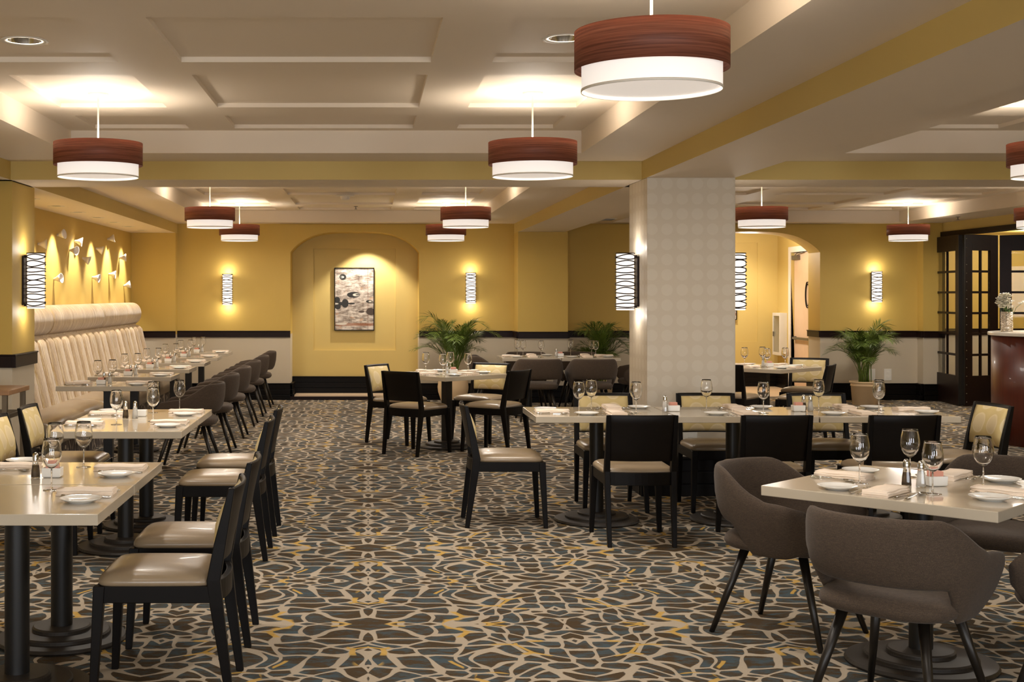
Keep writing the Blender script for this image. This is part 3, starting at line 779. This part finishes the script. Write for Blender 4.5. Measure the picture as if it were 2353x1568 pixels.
# ---------------------------------------------------------------- upholstered tub chair
def sm(t): t = max(0, min(1, t)); return t*t*(3-2*t)
def tub_chair():
    r = thing('tub_armchair', '', 'armchair', group='taupe tweed tub armchairs')
    ns = 48; nr = 18
    def plan(s):   # |s| 0 back centre .. 1 arm tip -> (x, y, nx, ny) outward
        a = abs(s); sg = 1 if s >= 0 else -1
        if a < .58:
            th = a/.58*pi/2; x = .300*sin(th)**.86; y = -.275*cos(th)**.86 if th < pi/2-1e-6 else 0
            nx, ny = sin(th), -cos(th)
        else:
            t = (a-.58)/.42; x = .300-.022*t*t; y = .255*t; nx, ny = 1, .05
        L = math.hypot(nx, ny); return sg*x, y, sg*nx/L, ny/L
    def top(a): return .768-.135*sm((a-.30)/.36)-.025*sm((a-.68)/.30)
    def bot(a): return .515-.135*sm((a-.36)/.14)+.05*sm((a-.72)/.28)
    rings = []
    for i in range(ns+1):
        s = -1+2*i/ns; a = abs(s); x, y, nx, ny = plan(s)
        zt, zb = top(a), bot(a); tip = sm((a-.93)/.07)
        zt -= .05*tip; zb += .05*tip
        zm, h = (zt+zb)/2, (zt-zb)/2; T = .021*(1-.35*tip)
        row = []
        for j in range(nr):
            ph = 2*pi*j/nr; cz = math.copysign(abs(sin(ph))**.55, sin(ph)); cn_ = math.copysign(abs(cos(ph))**.8, cos(ph))
            z = zm+h*cz; off = T*cn_
            k = .76+.24*sm((z-.33)/.30)
            rec = -.10*max(0, z-.45)*max(0, cos(min(a/.58, 1)*pi/2))
            row.append(((x+nx*off)*k, (y+ny*off)*(k if y < 0 else .9+.1*k)+rec, z))
        rings.append(row)
    MB().loops(rings).build('shell', M['fabric'], r)
    rings = []
    for z, sc in ((.392, .80), (.396, .90), (.404, .96), (.424, 1.0), (.446, .985), (.462, .93), (.471, .82), (.475, .6), (.477, .3), (.477, .05)):
        row = []
        for j in range(36):
            a = 2*pi*j/36; c_, s_ = cos(a), sin(a)
            row.append((.250*sc*math.copysign(abs(c_)**.55, c_), .262*sc*math.copysign(abs(s_)**.55, s_)+.008, z))
        rings.append(row)
    MB().loops(rings).build('seat', M['fabric'], r)
    for sx in (-1, 1):
        for sy, fy in ((-1, -.262), (1, .262)):
            MB().tube([(sx*.15, sy*.14, .385), (sx*.235, fy, 0)], [.021, .012], 12).build('leg', M['leg_metal'], r)
    return r
TUB = Proto(tub_chair())
GT = 'taupe tweed tub armchairs'
ordn = ['nearest the camera', 'second from the camera', 'third from the camera', 'fourth from the camera', 'second from the back wall', 'nearest the back wall']
tubs = [(-1.60, 11.68+1.3*k, 90, 'taupe tub armchair in the row along the banquette tables, '+ordn[k]) for k in range(6)]
tubs += [
 (1.93, 5.99, math.degrees(dirang(.72, -.69)), 'taupe tweed tub armchair at the left of the turned table, right foreground'),
 (1.97, 4.84, math.degrees(dirang(.72, .69)), 'taupe tweed tub armchair nearest the camera, back turned to it, right foreground'),
 (2.96, 6.10, math.degrees(dirang(-.70, -.72)), 'taupe tweed tub armchair behind the turned table at the right, seat visible'),
 (2.72, 4.86, math.degrees(dirang(-.80, .60)), 'taupe tub armchair cut by the right edge in the foreground'),
 (2.09, 16.15, 0, 'brown tub armchair before the rear double table, left one, seen from behind'),
 (2.76, 16.15, 0, 'brown tub armchair before the rear double table, right one, seen from behind'),
 (2.16, 17.72, 180, 'tub armchair behind the rear double table, left one, only its rim showing'),
 (2.86, 17.72, 180, 'tub armchair behind the rear double table, right one, only its rim showing'),
 (1.62, 16.92, -90, 'brown tub armchair at the left end of the rear double table'),
 (3.52, 16.92, 90, 'brown tub armchair at the right end of the rear double table, cut by the column'),
]
for x, y, a, lb in tubs: TUB.put((x, y, 0), radians(a), lb, GT)

# ---------------------------------------------------------------- pedestal tables
ZT = .75
def table(x, y, w, d, rz, label, group=None, pole=.048, square=False, R=.285):
    r = thing('pedestal_table', label, 'table', (x, y, 0), rz, group)
    MB().box(-w/2, w/2, -d/2, d/2, ZT-.042, ZT).build('tabletop', M['tabletop'], r, bevel=.003)
    if square: MB().box(-.04, .04, -.04, .04, .06, ZT-.042).build('pole', M['black_metal'], r, bevel=.004)
    else: MB().lathe([(pole, .05), (pole, ZT-.05)], 28).build('pole', M['black_metal'], r)
    k = R/.285; m = MB()
    prof = [(.001, .0), (.285*k, .0), (.290*k, .010), (.283*k, .022), (.216*k, .026), (.216*k, .040), (.208*k, .046), (.130*k, .048), (.130*k, .062), (.122*k, .068), (.001, .070)]
    m.lathe(prof, 56, smooth=False).build('base', M['base_metal'], r, bevel=.0015)
    MB().box(-.16, .16, -.02, .02, ZT-.055, ZT-.042).box(-.02, .02, -.16, .16, ZT-.055, ZT-.042).build('mounting_plate', M['black_metal'], r)
    return r
GTB = 'pedestal tables with taupe tops'
# front-left and second pairs
table(-1.378, 5.125, .785, .735, 0, 'taupe topped pedestal table in the left foreground, nearest the camera', GTB)
table(-1.378, 5.872, .785, .735, 0, 'taupe topped pedestal table pushed behind the nearest left one', GTB)
table(-1.487, 8.005, .79, .735, 0, 'taupe topped pedestal table of the second left pair, near half', GTB)
table(-1.487, 8.755, .79, .735, 0, 'taupe topped pedestal table of the second left pair, far half', GTB)
BY = [11.70+1.3*k for k in range(6)]
for k, y in enumerate(BY): table(-2.325, y, .81, .60, 0, 'narrow taupe table along the banquette, '+ordn[k], 'narrow tables along the banquette', square=True, R=.24)
table(1.565, 8.95, .925, .74, 0, 'left third of the long table before the column', GTB)
table(2.500, 8.95, .925, .74, 0, 'middle third of the long table before the column', GTB)
table(3.435, 8.95, .925, .74, 0, 'right third of the long table before the column', GTB)
table(.80, 13.28, .89, .89, radians(40), 'square table turned like a diamond in the middle distance', GTB, square=True)
table(4.42, 14.55, .89, .89, radians(43), 'square table turned like a diamond beyond the column', GTB, square=True)
table(2.32, 5.48, .95, .95, radians(45), 'large square table turned like a diamond in the right foreground', GTB, R=.30)
table(2.075, 16.92, .75, .73, 0, 'left half of the rear double table by the palms', GTB)
table(2.832, 16.92, .75, .73, 0, 'right half of the rear double table by the palms', GTB)

# ---------------------------------------------------------------- tableware prototypes (built once, copied)
def wineglass():
    r = thing('wine_glass', '', 'wine glass', group='wine glasses')
    o = [(.0035, .088), (.012, .092), (.026, .104), (.0365, .122), (.0405, .142), (.0405, .160), (.0375, .182), (.0330, .203), (.0315, .212)]
    i = [(.0303, .212), (.0318, .203), (.0363, .182), (.0393, .160), (.0393, .142), (.0353, .123), (.0247, .1055), (.011, .094), (.0006, .0925)]
    MB().lathe([(.0006, .086)]+o+i, 24).build('bowl', M['glass'], r)
    MB().lathe([(.0006, .0862), (.0034, .085), (.0030, .06), (.0032, .02), (.005, .009), (.0006, .0055)], 12).build('stem', M['glass'], r)
    MB().lathe([(.0006, .0052), (.008, .0045), (.022, .0026), (.034, .0016), (.0345, .0008), (.034, .0002), (.0006, .0002)], 24).build('foot', M['glass'], r)
    return r
def plate():
    o = MB().lathe([(.001, .006), (.045, .006), (.055, .008), (.078, .0165), (.080, .0175), (.079, .0155), (.055, .0035), (.046, .0022), (.046, 0), (.042, 0), (.042, .002), (.001, .002)], 40).build('side_plate', M['plate'])
    return tag(o, '', 'plate')
def napkin():
    m = MB()
    w, l = .052, .112
    for k, (z0, z1, dx, dy) in enumerate(((.0, .008, 0, 0), (.0083, .0165, .002, -.004), (.0168, .0235, -.001, -.001))):
        rings = []
        for i in range(9):
            y = -l+2*l*i/8+dy; sag = .0016*sin(i*1.3+k); ww = w-.002*k+.0012*sin(i*2.1+k)
            rings.append([(-ww+dx, y, z0+sag*.3), (ww+dx, y, z0+sag*.3), (ww+.0015+dx, y, (z0+z1)/2+sag), (ww+dx, y, z1+sag), (0+dx, y, z1+.002+sag), (-ww+dx, y, z1+sag), (-ww-.0015+dx, y, (z0+z1)/2+sag)])
        m.loops(rings)
    return tag(m.build('folded_napkin', M['napkin']), '', 'napkin')
def fork():
    m = MB()
    m.tube([(0, -.10, .003), (0, -.085, .004), (0, -.03, .005), (0, .025, .011), (0, .05, .010)], [.0055, .0068, .0040, .0028, .005], 8, flat=.35)
    m.tube([(0, .045, .010), (0, .055, .008), (0, .063, .007)], [.005, .0105, .0115], 8, flat=.14)
    for x in (-.0088, -.003, .003, .0088): m.tube([(x, .06, .007), (x, .08, .006), (x*.92, .098, .010)], [.0020, .0017, .0008], 5, flat=.7)
    return tag(m.build('fork', M['chrome']), '', 'fork')
def spoon():
    m = MB()
    m.tube([(0, -.10, .003), (0, -.085, .004), (0, -.03, .005), (0, .025, .010), (0, .05, .009)], [.0055, .0068, .0038, .0026, .004], 8, flat=.35)
    out = [[(.0165*s*cos(2*pi*j/20), .072+.027*s*sin(2*pi*j/20), z) for j in range(20)] for s, z in ((.05, .0012), (.3, .0014), (.6, .0022), (.85, .0042), (.97, .0075), (1, .0095), (.93, .0088), (.8, .0056), (.55, .0037), (.2, .003), (.05, .003))]
    m.loops(out, cap=True)
    return tag(m.build('spoon', M['chrome']), '', 'spoon')
def knife():
    m = MB()
    m.tube([(0, -.115, .004), (0, -.10, .005), (0, -.02, .005)], [.005, .0065, .0055], 8, flat=.55)
    m.loops([[(-.002, y, .002), (w, y, .002), (w, y, .0036), (-.002, y, .0045)] for y, w in ((-.02, .006), (0, .011), (.07, .012), (.10, .007), (.11, .0)) ], smooth=False)
    return tag(m.build('knife', M['chrome']), '', 'knife')
def shaker(kind):
    r = thing(kind+'_shaker', '', 'shaker')
    MB().lathe([(.001, .002), (.019, .001), (.0205, .004), (.0185, .03), (.0125, .078), (.0115, .080), (.001, .081)], 10, smooth=False).build('body', M['glass'], r)
    MB().lathe([(.001, .004), (.017, .005), (.0155, .03), (.0125, .055 if kind == 'pepper' else .068), (.001, .056 if kind == 'pepper' else .069)], 10).build('contents', M[kind], r)
    MB().lathe([(.013, .076), (.0135, .088), (.0125, .093), (.0132, .097), (.011, .106), (.006, .111), (.001, .1125)], 18).build('cap', M['chrome'], r)
    return r
def caddy():
    r = thing('sugar_caddy', '', 'sugar caddy')
    m = MB(); w, d, h, t = .042, .030, .042, .004
    rings = [[(-w*.8, -d*.8, 0), (w*.8, -d*.8, 0), (w*.8, d*.8, 0), (-w*.8, d*.8, 0)], [(-w*.95, -d*.95, .004), (w*.95, -d*.95, .004), (w*.95, d*.95, .004), (-w*.95, d*.95, .004)],
             [(-w, -d, h), (w, -d, h), (w, d, h), (-w, d, h)], [(-w+t, -d+t, h), (w-t, -d+t, h), (w-t, d-t, h), (-w+t, d-t, h)], [(-w*.88+t, -d*.88+t, .008), (w*.88-t, -d*.88+t, .008), (w*.88-t, d*.88-t, .008), (-w*.88+t, d*.88-t, .008)]]
    m.loops(rings, smooth=False).build('tray', M['plate'], r, bevel=.002)
    return r
WG, PLT, NAP, FRK, SPN, KNF = map(Proto, (wineglass(), plate(), napkin(), fork(), spoon(), knife()))
SAL, PEP, CAD = Proto(shaker('salt')), Proto(shaker('pepper')), Proto(caddy())
pk = []
for mt in ('packet_pink', 'packet_white'):
    pk.append(Proto(tag(MB().box(-.026, .026, -.0016, .0016, 0, .052).build('sugar_packet', M[mt], bevel=.001), '', 'sugar packet')))
rn = random.Random(3)
def setting(x, y, ang, where, tbl, gx=.12, gy=.33, flip=1, messy=0, glass=True):
    """diner at (x,y) on the table edge, facing ang (degrees, 0 = +Y)"""
    a = radians(ang); Rm = Matrix.Rotation(a, 3, 'Z')
    def P(lx, ly, z=0): v = Rm @ Vector((lx*flip, ly, 0)); return (x+v.x, y+v.y, ZT+.0005+z)
    loc = f'{where} of {tbl}'
    j = lambda s: rn.uniform(-s, s)
    PLT.put(P(-.200, .125), 0, 'white side plate, '+loc, 'side plates on the tables')
    NAP.put(P(.0+j(.008), .145), a+j(.05), 'folded cream napkin, '+loc, 'folded napkins on the tables')
    FRK.put(P(-.078, .13), a+j(.04), 'fork next to the napkin, '+loc, 'cutlery on the tables')
    FRK.put(P(-.107, .125), a+j(.04), 'outer fork beside the plate, '+loc, 'cutlery on the tables')
    KNF.put(P(.078, .14), a+j(.04), 'table knife, '+loc, 'cutlery on the tables')
    SPN.put(P(.112, .14), a+j(.04), 'spoon, '+loc, 'cutlery on the tables')
    if glass: WG.put(P(gx, gy), rn.uniform(0, 6), 'stemmed wine glass, '+loc, 'wine glasses on the tables')
def centre(x, y, tbl, rz=0, pep=True, dx=.045):
    SAL.put((x+dx*cos(rz)*1.0, y+dx*sin(rz), ZT+.0005), 0, 'salt shaker with chrome cap on '+tbl, 'shakers on the tables')
    if pep: PEP.put((x-.0, y-.005, ZT+.0005), 0, 'pepper shaker with chrome cap on '+tbl, 'shakers on the tables')
    cx, cy = x+(dx+.075)*cos(rz), y+(dx+.075)*sin(rz)
    CAD.put((cx, cy, ZT+.0005), rz, 'white sugar caddy with packets on '+tbl, 'sugar caddies on the tables')
    for k in range(7):
        p = pk[1 if k in (2,) else 0]; off = -.021+.007*k
        o = p.put((cx+(rn.uniform(-.004, .004))*cos(rz)-(off)*sin(rz)*0, cy+(-.018+.006*k), ZT+.0105), rz+rn.uniform(-.05, .05), 'sugar packet standing in the caddy on '+tbl, 'sugar packets on '+tbl)
        o.rotation_euler.x = rn.uniform(-.07, .07)
# nearest left pair
T = 'the nearest left table'; setting(-.985, 5.24, 90, 'aisle side', T, gx=.10, gy=.31)
T2 = 'the table behind the nearest left one'; setting(-.985, 5.95, 90, 'aisle side', T2, gx=.11, gy=.335)
setting(-1.77, 6.02, -90, 'far side', T2, gx=.02, gy=.33)
PEP.put((-1.452, 5.70, ZT+.0005), 0, 'pepper shaker with chrome cap on '+T2, 'shakers on the tables')
cx, cy = -1.385, 5.73
CAD.put((cx, cy, ZT+.0005), 0, 'white sugar caddy with packets on '+T2, 'sugar caddies on the tables')
for k in range(7): pk[1 if k == 3 else 0].put((cx, cy-.018+.006*k, ZT+.0105), rn.uniform(-.05, .05), 'sugar packet standing in the caddy on '+T2, 'sugar packets on '+T2)
# second left pair
T = 'the near half of the second left pair'; setting(-1.09, 8.10, 90, 'aisle side', T, gx=.16, gy=.27); setting(-1.882, 8.03, -90, 'banquette side', T, gx=-.02, gy=.33)
T2 = 'the far half of the second left pair'; setting(-1.09, 8.85, 90, 'aisle side', T2, gx=.15, gy=.21); setting(-1.882, 8.72, -90, 'banquette side', T2, gx=-.14, gy=.42)
PEP.put((-1.57, 8.45, ZT+.0005), 0, 'pepper shaker with chrome cap on '+T, 'shakers on the tables')
SAL.put((-1.51, 8.46, ZT+.0005), 0, 'salt shaker with chrome cap on '+T, 'shakers on the tables')
CAD.put((-1.50, 8.60, ZT+.0005), 0, 'white sugar caddy with packets on '+T2, 'sugar caddies on the tables')
# banquette tables
for k, y in enumerate(BY):
    T = 'the banquette table '+ordn[k]
    setting(-1.92, y+.05, 90, 'aisle side', T, gx=.10, gy=.40); setting(-2.73, y-.02, -90, 'banquette side', T, gx=-.05, gy=.30, flip=1)
    centre(-2.36, y-.03, T, radians(180) if k > 0 else radians(180), dx=-.05)
# long table
for x, nm in ((1.66, 'left third'), (2.52, 'middle third'), (3.30, 'right third')):
    T = nm+' of the long table'
    setting(x, 8.58, 0, 'front side', T, gx=.15, gy=.24); setting(x+.05, 9.32, 180, 'back side', T, gx=.22 if nm != 'left third' else .16, gy=.25)
setting(1.103, 8.86, -90, 'left end', 'the long table', gx=-.02, gy=.33); setting(3.897, 9.02, 90, 'right end', 'the long table', gx=.02, gy=.36)
SAL.put((2.03, 8.93, ZT+.0005), 0, 'salt shaker on the long table, left of its twin caddy before the column', 'shakers on the tables')
def cad2(x, y, T, rz=0):
    CAD.put((x, y, ZT+.0005), rz, 'white sugar caddy with packets on '+T, 'sugar caddies on the tables')
    for k in range(7):
        pk[1 if k == 3 else 0].put((x-sin(rz)*(-.018+.006*k), y+cos(rz)*(-.018+.006*k), ZT+.0105), rz+rn.uniform(-.05, .05), 'sugar packet standing in the caddy on '+T, 'sugar packets on '+T)
cad2(2.095, 8.97, 'the left joint of the long table')
cad2(2.955, 8.97, 'the right joint of the long table')
SAL.put((3.035, 8.96, ZT+.0005), 0, 'salt shaker on the right joint of the long table', 'shakers on the tables'); PEP.put((3.005, 9.01, ZT+.0005), 0, 'pepper shaker on the right joint of the long table', 'shakers on the tables')
# diamond tables
def diamond(cx, cy, side, rz, T, names, gx=.12, gy=.25):
    for k, nm in enumerate(names):
        a = rz+radians(90*k); off = Matrix.Rotation(a, 3, 'Z') @ Vector((0, -side/2, 0))
        setting(cx+off.x, cy+off.y, math.degrees(a), nm, T, gx=gx, gy=gy)
diamond(.80, 13.28, .89, radians(-50), 'the diamond-turned middle table', ['front left side', 'front right side', 'back right side', 'back left side'], gx=.13, gy=.27)
cad2(.87, 13.32, 'the diamond-turned middle table'); SAL.put((.80, 13.22, ZT+.0005), 0, 'salt shaker on the diamond-turned middle table', 'shakers on the tables')
diamond(4.42, 14.55, .89, radians(-47), 'the diamond-turned table beyond the column', ['front left side', 'front right side', 'back right side', 'back left side'], gx=.13, gy=.27)
cad2(4.47, 14.55, 'the table beyond the column'); SAL.put((4.38, 14.48, ZT+.0005), 0, 'salt shaker on the table beyond the column', 'shakers on the tables')
diamond(2.32, 5.48, .95, radians(-45), 'the right foreground table', ['front left side', 'front right side', 'back right side', 'back left side'], gx=.13, gy=.27)
cad2(2.375, 5.47, 'the right foreground table', .1); SAL.put((2.295, 5.42, ZT+.0005), 0, 'salt shaker on the right foreground table', 'shakers on the tables'); PEP.put((2.255, 5.47, ZT+.0005), 0, 'pepper shaker on the right foreground table', 'shakers on the tables')
# rear double table
for x, nm in ((2.10, 'left half'), (2.80, 'right half')):
    T = nm+' of the rear double table'
    setting(x, 16.555, 0, 'front side', T, gx=.12, gy=.2); setting(x+.05, 17.285, 180, 'back side', T, gx=.2, gy=.2)
setting(1.70, 16.86, -90, 'left end', 'the rear double table', gx=.0, gy=.3); setting(3.207, 16.98, 90, 'right end', 'the rear double table', gx=.0, gy=.3)
cad2(2.49, 16.92, 'the rear double table'); SAL.put((2.43, 16.88, ZT+.0005), 0, 'salt shaker on the rear double table', 'shakers on the tables')

# ---------------------------------------------------------------- palms
def palm(x, y, potr, poth, hgt, spread, label, belly=False, seed=1, nf=26):
    r = thing('potted_palm', label, 'potted plant', (x, y, 0)); rnd = random.Random(seed)
    if belly: prof = [(potr*.62, 0), (potr*.80, .06), (potr*.98, poth*.45), (potr*1.02, poth*.62), (potr*.97, poth*.85), (potr*.95, poth), (potr*.88, poth), (potr*.88, poth-.04), (.001, poth-.04)]
    else: prof = [(potr*.80, 0), (potr*.90, poth*.80), (potr*.93, poth*.80), (potr*.94, poth*.84), (potr*.91, poth*.85), (potr*.93, poth*.93), (potr, poth*.935), (potr*1.01, poth), (potr*.9, poth), (potr*.88, poth-.03), (.001, poth-.03)]
    MB().lathe([(.001, 0)]+prof, 40).build('pot', M['pot'], r)
    MB().lathe([(potr*.87, poth-.03), (potr*.6, poth-.015), (.001, poth-.005)], 24).build('soil', M['soil'], r)
    for k in range(nf):
        az = 2*pi*k/nf*2.618+rnd.uniform(-.3, .3); sp = spread*rnd.uniform(.15, 1.0)**.6; h = hgt*rnd.uniform(.50, 1.0)*(1-.36*(sp/spread)**2)
        p0 = Vector((rnd.uniform(-.07, .07), rnd.uniform(-.07, .07), poth-.02)); d = Vector((cos(az), sin(az), 0))
        pts = []
        for i in range(13):
            t = i/12; out = sp*(t**1.7); up = h*(sin(t*pi*.60)/sin(pi*.60) if t < 1 else 1) if sp > spread*.6 else h*t**.85
            droop = -.12*h*max(0, t-.75)*4*(sp/spread)
            pts.append(p0+d*out+Vector((0, 0, up+droop)))
        m = MB(); m.tube(pts, [.006*(1-.85*i/12) for i in range(13)], 5)
        m.m = [0]*len(m.f)
        nl = 28
        for q in range(nl):
            t = .36+.62*q/nl; f = t*12; i = int(f); p = pts[i].lerp(pts[min(i+1, 12)], f-i)
            tan = (pts[min(i+1, 12)]-pts[i]).normalized(); side = tan.cross(Vector((0, 0, 1))).normalized() if abs(tan.z) < .98 else Vector((-sin(az), cos(az), 0))
            L = .22*sin(pi*min(1, .18+.82*(q/nl)))**.6+.03
            for sg in (-1, 1):
                dr = (side*sg*.62+tan*.80+Vector((0, 0, rnd.uniform(-.05, .30)))).normalized()
                w = tan.cross(dr).cross(dr).normalized()*.0042
                a = p; b = p+dr*L*.5+Vector((0, 0, -.004)); c = p+dr*L+Vector((0, 0, -.10*L-.02))
                m.add([a-w*.4, a+w*.4, b+w, b-w, c], [(0, 1, 2, 3), (3, 2, 4)], 1, True)
        m.build('palm_frond', [M['stem'], M['palm']], r)
palm(1.20, 18.45, .215, .40, 1.03, .70, 'large potted palm in a rounded cream pot behind the diamond-turned table, beside the arch', True, 4, 36)
palm(3.28, 18.45, .19, .33, 1.0, .52, 'potted palm left of the pale column, behind the rear double table', False, 9, 34)
palm(7.02, 18.45, .21, .33, .98, .58, 'potted palm in a cream pot by the folding doors at right', False, 12, 38)

# ---------------------------------------------------------------- host stand and vase
r = thing('host_stand', 'curved cherry wood host stand with pale stone top at the right edge', 'host stand', (7.34, 13.6, 0))
MB().lathe([(.77, .0), (.77, 1.125)], 72, cap=True).build('body', M['cherry'], r)
MB().lathe([(.001, 1.125), (.80, 1.125), (.805, 1.13), (.805, 1.155), (.80, 1.16), (.001, 1.16)], 72, smooth=False).build('countertop', M['marble'], r)
v = thing('flower_vase', 'hammered silver cylinder vase on the host stand', 'vase', (6.79, 13.88, 1.16))
MB().lathe([(.001, 0), (.058, 0), (.060, .004), (.060, .212), (.056, .212), (.056, .01), (.001, .01)], 36).build('body', M['vase'], v)
fl = thing('white_flowers', 'loose bunch of white freesia-like flowers standing in the silver vase', 'flowers', (6.79, 13.88, 1.16))
rf = random.Random(5)
for k in range(15):
    az = rf.uniform(0, 2*pi); rad = rf.uniform(.02, .11); hz = .26+rf.uniform(.0, .12)*(1-rad)
    if k == 14: az, rad, hz = 0.0, .17, .31
    e = Vector((rad*cos(az), rad*sin(az), hz)); s0 = Vector((rf.uniform(-.03, .03), rf.uniform(-.03, .03), .02))
    MB().tube([s0, s0.lerp(e, .6)+Vector((0, 0, .06)), e], .0025, 5).build('stem', M['leaf_small'], fl)
    m = MB()
    for b in range(15 if k < 14 else 6):
        c = e+Vector((rf.uniform(-.04, .04), rf.uniform(-.035, .035), rf.uniform(-.035, .035)))
        for p in range(6):
            an = 2*pi*p/6+rf.uniform(0, .5); o_ = Vector((cos(an), sin(an), rf.uniform(.2, .8))).normalized()*.028; s_ = Vector((-sin(an), cos(an), 0))*.015
            m.add([c, c+o_*.55+s_, c+o_, c+o_*.55-s_], [(0, 1, 2, 3)], 0, True)
    m.build('blossom', M['petal'], fl)
m = MB()
for k in range(16):
    az = rf.uniform(0, 2*pi); o_ = Vector((cos(az)*.07, sin(az)*.07, .24+rf.uniform(0, .05))); s_ = Vector((-sin(az), cos(az), 0))*.008
    m.add([(cos(az)*.03, sin(az)*.03, .20), tuple(o_*.8+s_), tuple(o_), tuple(o_*.8-s_)], [(0, 1, 2, 3)])
m.build('leaves', M['leaf_small'], fl)

# ---------------------------------------------------------------- service side table at the left edge
r = thing('side_table', 'small wood topped side table with metal legs against the left pilaster', 'side table', (-2.87, 9.55, 0))
MB().box(-.32, .32, -.28, .28, .835, .87).build('tabletop', M['oak'], r, bevel=.003)
for sx in (-1, 1):
    for sy in (-1, 1): MB().box(sx*.28-.018, sx*.28+.018, sy*.24-.018, sy*.24+.018, 0, .835).build('leg', M['station_metal'], r, bevel=.002)
MB().box(-.28, .28, -.25, -.23, .66, .69).box(-.28, .28, .23, .25, .66, .69).box(-.29, -.27, -.24, .24, .66, .69).box(.27, .29, -.24, .24, .66, .69).build('stretcher', M['station_metal'], r)
